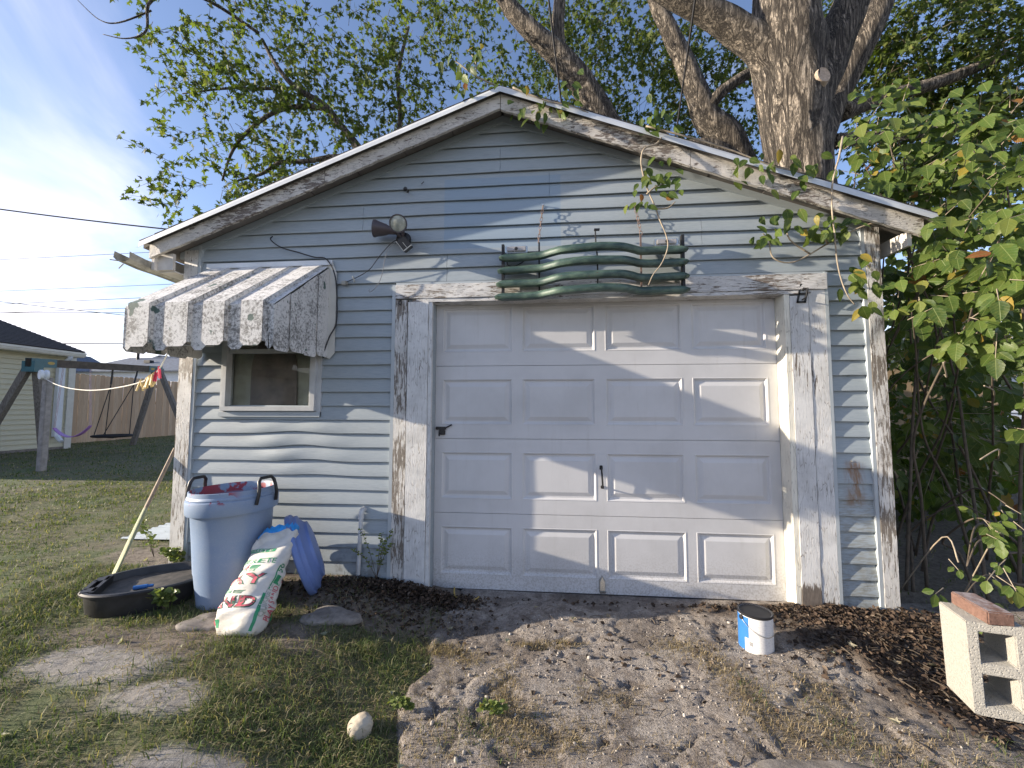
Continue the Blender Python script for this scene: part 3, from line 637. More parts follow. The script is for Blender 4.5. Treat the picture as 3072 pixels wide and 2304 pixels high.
# ---------------------------------------------------------------- roof
RF = link('roof', None, (RX, 2.4, 3.4), G)
OH = .17; APX = 3.548           # top of the drip edge on the ridge line
def sheet(name, s_, xa, xb, top, th, y0, y1, mat):
    """slab along one roof slope between horizontal distances xa..xb from the ridge"""
    P = [(RX+s_*xa, y0, top-SL*xa), (RX+s_*xb, y0, top-SL*xb), (RX+s_*xb, y0, top-SL*xb-th), (RX+s_*xa, y0, top-SL*xa-th)]
    q = MB(); q.prism(P, (0, y1-y0, 0)); return q.build(name, mat, RF)
LE = {-1: 2.69, 1: 2.745}
for s_ in (-1, 1):
    e = LE[s_]
    sheet('roof_deck', s_, 0, e, APX-.012, .035, -OH+.004, GD+.2, M['soffit'])
    r = random.Random(5+s_)
    # shingle courses: thin overlapping strips stepping down the slope, with ragged rake ends
    nn = 22
    for i in range(nn):
        a = i*e/nn; c = a+e/nn+.02; q = MB(); yy = -OH-.012+r.uniform(-.004, .004)
        zt = lambda d, o: APX+.013-SL*d+o*.6
        q.prism([(RX+s_*a, yy, zt(a, .0)), (RX+s_*c, yy, zt(c, .008)), (RX+s_*c, yy, zt(c, -.002)), (RX+s_*a, yy, zt(a, -.010))], (0, GD+.4, 0)); q.build('shingle_course', M['shingle'], RF)
    q = MB()   # drip edge with a kick at the foot
    for (xa, xb) in ((0, e+.012),):
        pr_ = [(-OH-.016, .0), (-OH-.022, -.018), (-OH-.024, -.048), (-OH-.040, -.060)]
        V = []
        for x in (xa, xb):
            for (y, dz) in pr_: V.append((RX+s_*x, y, APX-SL*x+dz+.004))
            V.append((RX+s_*x, -OH+.03, APX-SL*x+.004))
        q.add(V, [(0, 1, 6, 5), (1, 2, 7, 6), (2, 3, 8, 7), (4, 0, 5, 9)])
    q.build('drip_edge', M['drip'], RF)
    # fascia in two butted lengths
    wdt = .100 if s_ < 0 else .108
    for (xa, xb) in ((0.002, 1.28), (1.284, e-.055)):
        n = 30; V = []; F = []
        for i in range(n+1):
            x = xa+(xb-xa)*i/n; jz = r.uniform(-.003, .003)
            for (y, dz) in ((-OH, -.044), (-OH+r.uniform(-.001, .001), -.048-wdt+jz), (-OH+.022, -.048-wdt+jz), (-OH+.022, -.044)): V.append((RX+s_*x, y, APX-SL*x+dz))
        for i in range(n):
            for k in range(4): F.append((i*4+k, i*4+(k+1) % 4, i*4+4+(k+1) % 4, i*4+4+k))
        F += [(3, 2, 1, 0), tuple(n*4+k for k in range(4))]
        q = MB(); q.add(V, F); q.build('fascia_board', M['fascia'], RF)
    # soffit boards with open joints
    st = .36; a = .01
    while a < e-.12:
        c = min(a+st-.006, e-.08); zt = 3.474+r.uniform(-.002, .002)
        q = MB(); q.prism([(RX+s_*a, -OH+.024, zt-SL*a), (RX+s_*c, -OH+.024, zt-SL*c), (RX+s_*c, -OH+.024, zt-SL*c-.012), (RX+s_*a, -OH+.024, zt-SL*a-.012)], (0, OH-.028, 0)); q.build('soffit_board', M['soffit'], RF); a += st
# left eave: boxed fascia running back, broken gutter trough
bx('eave_fascia', (-2.13, -.145, 2.325), (-2.105, GD, 2.45), M['whitebox'], RF); bx('eave_soffit', (-2.104, -.10, 2.318), (-1.978, GD, 2.328), M['whitebox'], RF); bx('eave_end', (-2.104, -.12, 2.33), (-1.98, -.098, 2.455), M['whitebox'], RF)
q = MB(); V = []; F = []; n = 12
for i in range(n+1):
    y = -.30+i*.12; tw = .02*math.sin(i*.9)
    for (dx, dz) in ((-.085, .045), (-.09, .0), (-.07, -.022), (-.02, -.025), (0.0, .0), (.0, .05)): V.append((-2.135+dx, y+(.03*dx/.09 if i == 0 else 0), 2.335+dz+tw*.3+.02*(i == 0)))
for i in range(n):
    for k in range(5): F.append((i*6+k, i*6+k+1, i*6+7+k, i*6+6+k))
q.add(V, F); q.tube([(-2.20, -.29, 2.34), (-2.24, -.34, 2.335)], .004, 5); q.tube([(-2.19, -.29, 2.32), (-2.2, -.31, 2.28)], .004, 5); gt = q.build('gutter_remnant', M['gutter'], RF)
bx('eave_fascia', (3.12, -.145, 2.325), (3.145, GD, 2.42), M['whitebox'], RF)

# ---------------------------------------------------------------- window
WN = link('window', None, (-1.25, 0, 1.25), G)
bx('outer_casing', (-1.634, -.024, 1.226), (-1.600, .0035, 1.99), M['frame'], WN); bx('outer_casing', (-.870, -.024, 1.226), (-.836, .0035, 1.99), M['frame'], WN)
bx('sill', (-1.634, -.034, 1.226), (-.836, .0035, 1.262), M['channel'], WN)
bx('sill', (-1.604, -.055, 1.268), (-.866, .06, 1.302), M['frame'], WN, .003)
bx('sash_frame', (-1.602, -.046, 1.302), (-1.572, .03, 1.95), M['frame'], WN, .002); bx('sash_frame', (-.905, -.050, 1.302), (-.868, .03, 1.95), M['frame'], WN, .002); bx('sash_frame', (-.925, -.030, 1.304), (-.9055, .03, 1.95), M['frame'], WN, .002)
bx('meeting_rail', (-1.571, -.030, 1.705), (-.926, .03, 1.735), M['frame'], WN, .002)
bx('pane', (-1.571, .008, 1.303), (-.926, .012, 1.703), M['glass'], WN); bx('pane', (-1.571, .016, 1.736), (-.926, .020, 1.95), M['glass'], WN)
bx('curtain', (-1.598, .045, 1.303), (-.908, .05, 1.97), M['curtain'], WN)
q = MB(); n = 20; pts = [(-1.43, .028, 1.304), (-1.055, .028, 1.304)]
for i in range(n+1):
    a = math.pi*i/n; pts.append((-1.245+.185*math.cos(a)*1.0, .028, 1.56+.30*math.sin(a)))
q.prism(pts, (0, .006, 0)); q.build('arched_board', M['hardboard'], WN)

# ---------------------------------------------------------------- awning over the window
A = root('window_awning', (-1.27, -.3, 1.65), 'white corrugated metal awning covered in black mould over the window', 'awning')
Y0, ZT, YF, ZF, ZB = -.012, 2.365, -.60, 1.922, 1.664
def slope(a, c, off, name):
    n = Vector((0, -(ZT-ZF), (-YF+Y0))).normalized()*0; nv = Vector((0, -.6, .8))
    o = Vector((0, -off*.6, off*.8)); P0 = Vector((a, Y0, ZT))+o*.5; P1 = Vector((a, YF+.0, ZF))+Vector((0, -off, off*.35)); th = Vector((0, .001, -.002))
    q = MB(); q.prism([P0, P1, P1+th, P0+th], (c-a, 0, 0))
    y = P1.y; ch = .028; zb = ZB+rnd.uniform(-.004, .004)-(.0 if off > 0 else .020); zt = P1.z
    q.prism([(a, y, zt), (a, y, zb+ch), (a+ch, y, zb), (c-ch, y, zb), (c, y, zb+ch), (c, y, zt)], (0, .0018, 0))
    if off > 0:
        for x in (a, c-.0015):
            lo = Vector((0, off*.6, -off*.8)); q.prism([P0, P1, P1+Vector((0, off, -off*.35)), P0+lo*.5], (.0015, 0, 0)); q.prism([(x, y, zt), (x, y+off, zt-off*.35), (x, y+off, zb+ch), (x, y, zb+ch)], (.0015, 0, 0))
            P0 = P0+Vector((c-.0015-a, 0, 0)); P1 = P1+Vector((c-.0015-a, 0, 0))
    q.build(name, M['awning'], A)
ups = [(-1.735, -1.591), (-1.490, -1.334), (-1.240, -1.097), (-.994, -.853)]
for (a, c) in ups: slope(a, c, .032, 'raised_slat')
for (a, c) in ((-1.79, -1.733), (-1.593, -1.488), (-1.336, -1.238), (-1.099, -.992), (-.855, -.805)): slope(a, c, 0.0, 'recessed_slat')
def sidep(x, s_):
    ys_ = [-.602, -.46, -.31, -.16, -.03]
    for i in range(4):
        y0, y1 = ys_[i], ys_[i+1]+.012; zt = lambda y: ZF+(y-YF)/(Y0-YF)*(ZT-ZF)-.012
        xo = x+(s_*.010 if i % 2 else 0); zb = [1.640, 1.652, 1.648, 1.664][i]; ch = .022
        q = MB(); q.prism([(xo, y0, zt(y0)), (xo, y1, zt(y1)), (xo, y1, zb+ch), (xo, y1-ch, zb), (xo, y0+ch, zb), (xo, y0, zb+ch)], (.002*s_, 0, 0)); q.build('side_slat', M['awning'], A)
sidep(-.806, 1); sidep(-1.789, -1)
q = MB(); q.prism([(-.812, -.026, 2.392), (-.812, -.026, 1.668), (-.775, -.026, 1.655), (-.738, -.026, 1.700), (-.738, -.026, 2.30), (-.775, -.026, 2.392)], (0, .003, 0)); q.build('wall_flange', M['trimw'], A)
q = MB(); q.box((-1.78, -.040, 2.362), (-.77, -.021, 2.398)); q.build('wall_rail', M['drip'], A)
q = MB(); q.tube([(-1.70, -.555, 1.70), (-1.70, -.03, 1.76)], .007, 6); q.build('support_rod', M['drip'], A); q = MB(); q.tube([(-.86, -.555, 1.70), (-.86, -.03, 1.76)], .007, 6); q.build('support_rod', M['drip'], A)

# ---------------------------------------------------------------- floodlight with sensor
FL = root('floodlight', (-.235, -.03, 2.55), 'twin brown floodlight with motion sensor and loose wires on the gable', 'floodlight')
q = MB(); q.lathe([(0, 0), (.052, .0), (.058, .012), (.050, .034), (.03, .045), (0, .046)], (-.225, -.018, 2.535), 24, (0, -1, 0)); q.build('base_plate', M['black'], FL, autos=40)
def lamp(o, ax, neck):
    o = Vector(o); ax = Vector(ax).normalized(); q = MB()
    q.lathe([(0, -.150), (.026, -.150), (.030, -.10), (.038, -.085), (.058, -.012), (.062, -.006), (.062, .006), (.055, .006)], o, 28, ax)
    q.tube([neck, o-ax*.14], .014, 8); h = q.build('lamp_head', M['lampbrown'], FL, autos=35)
    q = MB(); q.lathe([(.0565, .000), (.045, .005), (.02, .009), (0, .010)], o, 28, ax); q.build('lens', M['frost'], h, smooth=True)
lamp((-.197, -.215, 2.572), (.12, -1, -.28), (-.225, -.05, 2.54)); lamp((-.410, -.115, 2.592), (-1, -.16, .10), (-.235, -.05, 2.545))
q = MB(); q.box((-.035, -.045, -.040), (.035, .04, .040), .004); mtr = Matrix.Translation((-.182, -.115, 2.462)) @ Matrix.Rotation(math.radians(-38), 4, 'Y') @ Matrix.Rotation(math.radians(14), 4, 'X'); q.V = [mtr @ v for v in q.V]; q.tube([(-.19, -.06, 2.52), (-.187, -.10, 2.485)], .012, 8); sn_ = q.build('motion_sensor', M['black'], FL, autos=35)
q = MB(); q.box((-.037, -.049, -.042), (-.033, -.043, .042)); q.box((-.037, -.049, -.042), (.037, -.043, -.037)); q.box((-.003, -.049, -.042), (.0, -.044, .01)); q.V = [mtr @ v for v in q.V]; q.build('sensor_trim', M['trimw'], sn_)
def smooth_path(P, k=6):
    P = [Vector(p) for p in P]; out = []
    for i in range(len(P)-1):
        p0, p1, p2, p3 = P[max(i-1, 0)], P[i], P[i+1], P[min(i+2, len(P)-1)]
        for j in range(k):
            t_ = j/k; out.append(.5*((2*p1)+(p2-p0)*t_+(2*p0-5*p1+4*p2-p3)*t_*t_+(3*p1-p0-3*p2+p3)*t_**3))
    return out+[P[-1]]
q = MB(); q.tube(smooth_path([(-.26, -.05, 2.53), (-.30, -.07, 2.50), (-.383, -.075, 2.406), (-.473, -.06, 2.305), (-.596, -.04, 2.249), (-.66, -.024, 2.233)]), .003, 5); q.build('supply_wire', M['wire'], FL)
q = MB(); q.tube(smooth_path([(-.255, -.05, 2.53), (-.32, -.07, 2.46), (-.346, -.075, 2.378), (-.366, -.08, 2.252), (-.405, -.075, 2.176), (-.45, -.065, 2.141), (-.469, -.06, 2.146), (-.460, -.06, 2.16)]), .0025, 5); q.build('loose_wire', M['greywire'], FL)
q = MB(); q.box((-.69, -.05, 2.205), (-.652, -.02, 2.235), .004); q.tube([(-.6, -.045, 2.262), (-.585, -.05, 2.222)], .007, 6); q.build('insulator', M['gutter'], FL)
# old cable running over the siding and round the awning
q = MB(); q.tube(smooth_path([(-1.253, -.035, 2.600), (-1.255, -.05, 2.565), (-1.171, -.05, 2.504), (-1.025, -.05, 2.458), (-.903, -.05, 2.419), (-.807, -.055, 2.40), (-.742, -.045, 2.281), (-.722, -.04, 2.086), (-.724, -.04, 1.916), (-.766, -.05, 1.815), (-.800, -.06, 1.70), (-.81, -.05, 1.66)]), .005, 6)
tag(q.build('electric_cable', M['wire']), 'black cable looping over the siding and down the awning edge', 'cable')

# ---------------------------------------------------------------- vehicle grille hung above the door
GR = root('vehicle_grille', (1.14, -.12, 2.06), 'green four bar vehicle grille hung on rusty chains above the door', 'grille')
ZL = [2.350, 2.258, 2.160, 2.068]; ZRr = [2.372, 2.283, 2.184, 2.092]
plan = [(.495, -.085), (.52, -.098), (.62, -.100), (.74, -.104), (.80, -.115), (.87, -.160), (.93, -.195), (1.03, -.215), (1.14, -.222), (1.25, -.216), (1.34, -.198), (1.41, -.155), (1.47, -.112), (1.56, -.102), (1.68, -.100), (1.765, -.098), (1.785, -.085)]
pl = [(v.x, v.y) for v in smooth_path([(x, y, 0) for x, y in plan], 3)]
for k in range(4):
    sec = [(.040, .022), (-.004, .024), (-.022, .012), (-.028, -.004), (-.018, -.024), (.022, -.026), (.026, -.012), (.034, .008)]
    sx_ = .0+k*-.010; V = []; F = []; n = len(sec)
    for (x, y) in pl:
        u = (x-.495)/1.29; z = ZL[k]*(1-u)+ZRr[k]*u+.0016*math.sin(x*17+k*2); e = min(1, .35+min(u, 1-u)*22)
        for (dy, dz) in sec: V.append((1.14+(x-1.14)*(1+.008*k)-.004*k, y+dy+sx_*.3, z+dz*e))
    for i in range(len(pl)-1):
        for j in range(n): F.append((i*n+j, i*n+(j+1) % n, (i+1)*n+(j+1) % n, (i+1)*n+j))
    F += [tuple(range(n-1, -1, -1)), tuple((len(pl)-1)*n+j for j in range(n))]
    q = MB(); q.add(V, F); q.build('grille_bar', M['grille'], GR, autos=50)
for (x, z0, z1, y) in ((.522, 2.06, 2.452, -.085), (1.757, 2.08, 2.478, -.085)):
    q = MB(); q.box((x-.010, y-.004, z0), (x+.010, y+.030, z1), .002); q.build('side_bracket', M['blackmetal'], GR)
for (x, z0, z1) in ((.778, 2.07, 2.462), (1.478, 2.08, 2.49)):
    q = MB(); q.box((x-.006, -.078, z0), (x+.006, -.072, z1)); q.box((x-.012, -.085, z1-.09), (x+.002, -.05, z1-.085)); q.build('inner_bracket', M['blackmetal'] if x < 1 else M['rust'], GR)
q = MB(); q.tube([(1.168, -.19, 2.08), (1.168, -.19, 2.30), (1.170, -.10, 2.42), (1.170, -.07, 2.54)], .0055, 6); q.box((1.162, -.082, 2.535), (1.200, -.060, 2.545)); q.build('centre_rod', M['blackmetal'], GR)
for (x0, x1, z0, z1) in ((.537, .697, 2.386, 2.436), (1.568, 1.724, 2.402, 2.452)):
    q = MB(); q.box((x0, -.092, z0), (x1, -.060, z1), .004); lp = q.build('parking_lamp', M['chrome'], GR)
    q = MB(); q.box((x0+.012, -.104, z0+.008), (x1-.012, -.0925, z1-.008), .004); q.build('lens', M['lens'], lp)
    q = MB(); q.lathe([(0, 0), (.012, 0), (.010, .006), (0, .007)], ((x0+x1)/2, -.104, (z0+z1)/2), 12, (0, -1, 0)); q.build('bulb_boss', M['blackmetal'], lp)
q = MB(); q.tube(smooth_path([(.56, -.06, 2.385), (.55, -.05, 2.32), (.60, -.05, 2.305), (.66, -.055, 2.33), (.70, -.06, 2.36)]), .004, 5); q.build('lamp_wire', M['wire'], GR)
def chain(P0, P1, nl):
    P0 = Vector(P0); P1 = Vector(P1); ch = link('hanging_chain', None, (P0+P1)/2, GR); d = (P1-P0).normalized(); L = (P1-P0).length/nl
    a = d.cross(Vector((0, 1, 0))).normalized(); c = d.cross(a)
    for i in range(nl):
        o = P0+(P1-P0)*((i+.5)/nl); s_ = a if i % 2 else c; s2 = (s_+(c if i % 2 else a)*.35).normalized(); pts = []
        hl, hw = L*.62, .0085
        for k in range(14):
            an = 2*math.pi*k/14; ca, sa = math.cos(an), math.sin(an); pts.append(o+d*(hl*(abs(ca)**.75)*math.copysign(1, ca))+s2*(hw*sa))
        pts.append(pts[0]); q = MB(); q.tube(pts, .0022, 5, False); q.build('chain_link', M['rust'], ch, smooth=True)
    return ch
chain((.806, -.028, 2.755), (.772, -.070, 2.462), 9); chain((1.455, -.028, 2.725), (1.484, -.072, 2.49), 8)
for (x, z) in ((.806, 2.758), (1.455, 2.728)):
    q = MB(); q.tube([(x, .0, z), (x, -.03, z), (x, -.036, z+.008)], .0035, 6); q.lathe([(0, 0), (.009, 0), (.007, .004), (0, .005)], (x, -.034, z), 10, (0, -1, 0)); q.build('hook', M['chrome'], GR)

# small fittings
q = MB()
for a, c in (((2.515, -.036, 2.0), (2.575, -.032, 2.012)), ((2.515, -.036, 2.115), (2.575, -.032, 2.128)), ((2.515, -.036, 2.0), (2.527, -.032, 2.128)), ((2.563, -.036, 2.0), (2.575, -.032, 2.128)), ((2.515, -.036, 2.055), (2.575, -.032, 2.068))): q.box(a, c)
q.V = [v+Vector(((v.z-2.06)*.22, 0, 0)) for v in q.V]; q.tube([(2.55, -.034, 2.10), (2.56, -.06, 2.09), (2.548, -.06, 2.03), (2.54, -.034, 2.02)], .005, 6); q.lathe([(0, 0), (.010, 0), (0, .008)], (2.548, -.036, 2.09), 10, (0, -1, 0))
tag(q.build('wall_bracket', M['blackmetal']), 'small black metal bracket screwed to the right door trim', 'bracket')
q = MB(); pts = [Vector((-.239, -.036, 2.060))+Vector((.010*math.sin(2*math.pi*k/12), -.004, .016*math.cos(2*math.pi*k/12))) for k in range(13)]; q.tube(pts, .003, 5, False); q.lathe([(0, 0), (.006, 0), (0, .006)], (-.239, -.03, 2.078), 8, (0, -1, 0)); tag(q.build('ring_hook', M['blackmetal']), 'small dark ring screwed to the left door trim', 'hook')
q = MB(); q.lathe([(0, 0), (.007, 0), (.005, .004), (0, .005)], (2.812, -.016, .947), 8, (0, -1, 0)); q.build('nail_head', M['chrome'], wall)
q = MB(); q.lathe([(0, 0), (.012, 0), (.016, .012), (.0, .02)], (-.22, -.018, 2.93), 10, (0, -1, -.3)); q.tube([(-.20, -.02, 2.905), (-.195, -.05, 2.89), (-.185, -.055, 2.90)], .006, 6); q.tube([(-.10, -.02, 2.965), (-.09, -.04, 2.955), (-.075, -.04, 2.97)], .003, 5); tag(q.build('cable_bracket', M['black']), 'small black cable hooks high on the gable siding', 'hook')
# drain pipe
DP = root('drain_pipe', (-.497, -.05, .085), 'thin grey white pipe with elbow rising beside the left door trim', 'pipe')
q = MB(); q.tube([(-.506, -.045, .06), (-.494, -.050, .40), (-.490, -.050, .53)], .0145, 12); q.build('pipe', M['pvc'], DP, autos=50)
q = MB(); q.tube(smooth_path([(-.490, -.050, .515), (-.489, -.050, .548), (-.488, -.035, .562), (-.487, -.0, .564)], 4), .0195, 12); q.lathe([(.0, 0), (.020, 0), (.020, .03), (.0, .03)], (-.4905, -.050, .505), 12); q.build('elbow', M['pvc'], DP, autos=50)

# ---------------------------------------------------------------- bin, lid
TC = Vector((-1.180, -.372, .088))
T = root('trash_can', TC, 'tall faded blue plastic trash can with red paint splashes on its rim', 'trash can')
n = 72; BK = .87; prof = [(0, 0), (.185, .0), (.200, .006), (.204, .05), (.212, .12), (.222, .2), (.240, .40), (.255, .545), (.258, .550), (.283, .552), (.288, .560), (.290, .625), (.288, .636), (.280, .640), (.282, .650), (.278, .660), (.274, .664), (.272, .688), (.266, .690), (.263, .685), (.262, .64), (.252, .55), (.21, .20), (.19, .02), (0, .02)]
V = []; F = []
for i, (r, z) in enumerate(prof):
    for k in range(n):
        a = 2*math.pi*k/n; rr = (r+(.018*(1-z/.55) if r > .05 and z < .55 else 0))*BK; r_0 = rr
        if r > .05 and z < .19 and i < 12:
            d = abs((a-math.radians(200)+math.pi) % (2*math.pi)-math.pi); d2 = abs((a-math.radians(20)+math.pi) % (2*math.pi)-math.pi)
            s_ = max(0, 1-d/.62, 1-d2/.62); s_ = min(1, s_*2.2); rr = r_0-.055*s_*min(1, max(0, (.19-z)/.07))
        if i < 9 and .1 < z: rr += .003*max(0, math.cos(a*3+.4))**6
        V.append((TC.x+rr*math.cos(a), TC.y+rr*math.sin(a), TC.z+z))
for i in range(len(prof)-1):
    for k in range(n): F.append((i*n+k, i*n+(k+1) % n, (i+1)*n+(k+1) % n, (i+1)*n+k))
q = MB(); q.add(V, F); tb = q.build('can_body', M['can'], T, autos=28)
def ridge(a0, a1, z, r0, dr=.003):
    return [(TC.x+(r0*BK+dr)*math.cos(a0+(a1-a0)*i/16), TC.y+(r0*BK+dr)*math.sin(a0+(a1-a0)*i/16), TC.z+z) for i in range(17)]
q = MB(); q.tube(ridge(math.radians(200), math.radians(345), .215, .2215, -.0005), .0022, 5); q.build('mould_line', M['can'], T)
q = MB(); q.tube([(TC.x+rr*BK*math.cos(math.radians(238)), TC.y+rr*BK*math.sin(math.radians(238)), TC.z+zz) for rr, zz in ((.203, .03), (.212, .12), (.222, .2), (.240, .4), (.255, .54))], .0022, 5); q.build('mould_line', M['can'], T)
a0, a1 = math.radians(288), math.radians(326); q = MB()
q.tube(ridge(a0, a1, .50, .2492, -.0008), .0018, 5); q.tube(ridge(a0, a1, .36, .2355, -.0008), .0018, 5)
for a in (a0, a1): q.tube([(TC.x+.235*BK*math.cos(a), TC.y+.235*BK*math.sin(a), TC.z+.36), (TC.x+.2488*BK*math.cos(a), TC.y+.2488*BK*math.sin(a), TC.z+.50)], .0018, 5)
q.build('embossed_panel', M['can'], T)
for a in (180, 352):
    a = math.radians(a); er = Vector((math.cos(a), math.sin(a), 0)); et = Vector((-math.sin(a), math.cos(a), 0)); o = TC+er*(.285*BK)
    q = MB(); L = [(-.075, .60, .004), (-.07, .655, .014), (-.062, .70, .012), (-.058, .735, .004), (-.04, .755, .0), (.04, .755, .0), (.058, .735, .004), (.062, .70, .012), (.07, .655, .014), (.075, .60, .004)]
    q.tube([o+et*x+er*d+Vector((0, 0, z)) for x, z, d in L], .0105, 8); q.build('handle', M['black'], T, autos=50)
T.rotation_euler = (0, math.radians(-1.6), 0)
LD = root('bin_cover', (-.82, -.33, .09), 'blue domed trash can lid standing on edge against the can', 'lid')
ax = Vector((.80, .50, .33)).normalized(); q = MB()
q.lathe([(.250, -.004), (.262, -.002), (.268, .006), (.268, .030), (.262, .036), (.252, .038), (.248, .044), (.246, .062), (.238, .066), (.215, .072), (.190, .092), (.186, .108), (.150, .116), (.0, .122)], (-.80, -.285, .325), 56, ax); q.lathe([(0, .10), (.18, .085), (.21, .06), (.24, .03), (.250, -.004)], (-.80, -.285, .325), 56, ax)
q.build('lid_shell', M['lid'], LD, autos=30)

# ---------------------------------------------------------------- sand bag
BG = root('sand_bag', (-.83, -.66, .08), 'torn white sand bag with green and red lettering leaning on the blue lid', 'bag')
Bo = Vector((-.815, -.79, .085)); ba = Vector((-.035, .655, .755)).normalized(); bu = Vector((.985, -.06, .10)); bu = (bu-ba*bu.dot(ba)).normalized(); bn = bu.cross(ba).normalized()
if bn.y > 0: bn = -bn
BL = .53
def bagp(s_, th, off=0.0):
    """s_ 0..1 from foot to torn mouth, th angle round the bag (0 = its right edge, 90 = front)"""
    a = .136*(1-.10*s_)*min(1, .55+ (s_*8)**.5*.45) if s_ < .12 else .136*(1-.10*s_); b_ = .100*(1-.55*s_)*min(1, .30+(max(s_, 0)*6)**.6*.7)
    if s_ < .12: a = .136*(.72+.28*(s_/.12)**.6)
    cx, sn2 = math.cos(th), math.sin(th); e = .72
    x = a*math.copysign(abs(cx)**e, cx); y = b_*math.copysign(abs(sn2)**e, sn2)
    wr = .006*math.sin(s_*31+th*3)*math.sin(th*2.2+s_*7)+.0045*abs(math.sin(s_*23+th*2.6))*math.sin(th*1.3+s_*11)+.003*math.sin(s_*57+th*5.1)+.007*math.sin(s_*9+th*2)
    k = Vector((cx, sn2))
    sag = -.03*math.sin(s_*math.pi)
    return Bo+ba*(s_*BL)+bu*(x+(wr+off)*cx)+bn*(y+sag*.0+(wr+off)*sn2)
V = []; F = []; n, mrow = 56, 44
for i in range(mrow+1):
    for k in range(n):
        th = 2*math.pi*k/n; s_ = i/mrow
        if i >= mrow-1: s_ += .07*math.sin(th*1.0+.9)+.02*math.sin(th*7)
        elif i >= mrow-6: s_ += .07*math.sin(th+.9)*(i-(mrow-6))/6
        V.append(bagp(s_, th))
for i in range(mrow):
    for k in range(n): F.append((i*n+k, i*n+(k+1) % n, (i+1)*n+(k+1) % n, (i+1)*n+k))
F.append(tuple(range(n-1, -1, -1)))
q = MB(); q.add(V, F); q.build('bag_sack', M['bag'], BG, autos=60)
FONT = {}
def text_tris(body, bold=0.0):
    cu = bpy.data.curves.new('t', 'FONT'); cu.body = body; cu.align_x = 'CENTER'; cu.align_y = 'CENTER'; cu.resolution_u = 3; cu.offset = bold
    ob = bpy.data.objects.new('t', cu); COL.objects.link(ob); dg = bpy.context.evaluated_depsgraph_get(); me = bpy.data.meshes.new_from_object(ob.evaluated_get(dg))
    bm = bmesh.new(); bm.from_mesh(me); bmesh.ops.triangulate(bm, faces=bm.faces)
    bmesh.ops.subdivide_edges(bm, edges=[e for e in bm.edges if e.calc_length() > .22], cuts=2); bmesh.ops.triangulate(bm, faces=bm.faces)
    bm.verts.index_update(); V = [v.co.copy() for v in bm.verts]; F = [[v.index for v in f.verts] for f in bm.faces]; bm.free()
    bpy.data.objects.remove(ob); bpy.data.curves.remove(cu); bpy.data.meshes.remove(me)
    return V, F
CIRC = .50     # metres round the bag for 2 pi
def bag_uv(u, v, off):      # u metres right of the front centre line (round the bag), v metres up from the foot
    return bagp(v/BL, math.pi/2-u/CIRC*2*math.pi, off)
def print_text(body, u, v, size, rot, mat, bold=.0, off=.0016, sxx=1.0, name='lettering'):
    V, F = text_tris(body, bold); c, s_ = math.cos(rot), math.sin(rot); P = []
    for p in V:
        x, y = p.x*size*sxx, p.y*size; P.append(bag_uv(u+x*c-y*s_, v+x*s_+y*c, off))
    q = MB(); q.add(P, F); me = q.build(name, mat, BG); return me
def print_rect(u0, u1, v0, v1, mat, off=.0010, sk=0.0):
    P = []; F = []; nu = max(2, int(abs(u1-u0)/.012)); nv = max(2, int(abs(v1-v0)/.012))
    for i in range(nu+1):
        for j in range(nv+1): P.append(bag_uv(u0+(u1-u0)*i/nu+sk*j/nv, v0+(v1-v0)*j/nv, off))
    for i in range(nu):
        for j in range(nv): F.append((i*(nv+1)+j, (i+1)*(nv+1)+j, (i+1)*(nv+1)+j+1, i*(nv+1)+j+1))
    q = MB(); q.add(P, F); return q.build('printed_band', mat, BG)
cu0 = -.034
print_text('PLAY', cu0-.018, .262, .080, 0, M['dark_green'], .05, .0013); print_text('PLAY', cu0-.018, .263, .078, 0, M['red_ink'], .012, .0020)
print_text('SAND', cu0-.018, .145, .080, 0, M['dark_green'], .05, .0013); print_text('SAND', cu0-.018, .146, .078, 0, M['red_ink'], .012, .0020)
print_text('QUIKRETE', cu0, .368, .040, 0, M['green_ink'], .012); print_text('PREMIUM', cu0-.01, .315, .022, 0, M['green_ink'])
for (u, v, w_, h_, mt) in ((cu0-.005, .335, .026, .026, 'red_ink'), (cu0-.035, .335, .022, .02, 'green_ink'), (cu0+.025, .335, .02, .02, 'green_ink'), (cu0-.03, .205, .05, .025, 'green_ink'), (cu0+.015, .198, .03, .018, 'dark_green'), (cu0-.06, .06, .03, .03, 'red_ink'), (cu0-.03, .05, .025, .035, 'green_ink')): print_rect(u-w_/2, u+w_/2, v-h_/2, v+h_/2, M[mt], .0012, .006)
print_rect(.070, .086, .015, .20, M['green_ink']); print_rect(.088, .096, .22, .35, M['green_ink'])
print_text('QUIKRETE', .098, .165, .036, math.pi/2, M['dark_green'], .02, .0013); print_text('QUIKRETE', .098, .165, .036, math.pi/2, M['bag'], -.012, .0022)
print_text('PLAY SAND', .128, .16, .034, math.pi/2, M['red_ink'], .01); print_text('50', .112, .34, .046, math.pi/2, M['green_ink'], .01); print_rect(.10, .14, .255, .30, M['green_ink'])
print_rect(.150, .172, .02, .12, M['green_ink']); print_text('PLAY', .17, .29, .035, 0, M['red_ink'], .01)
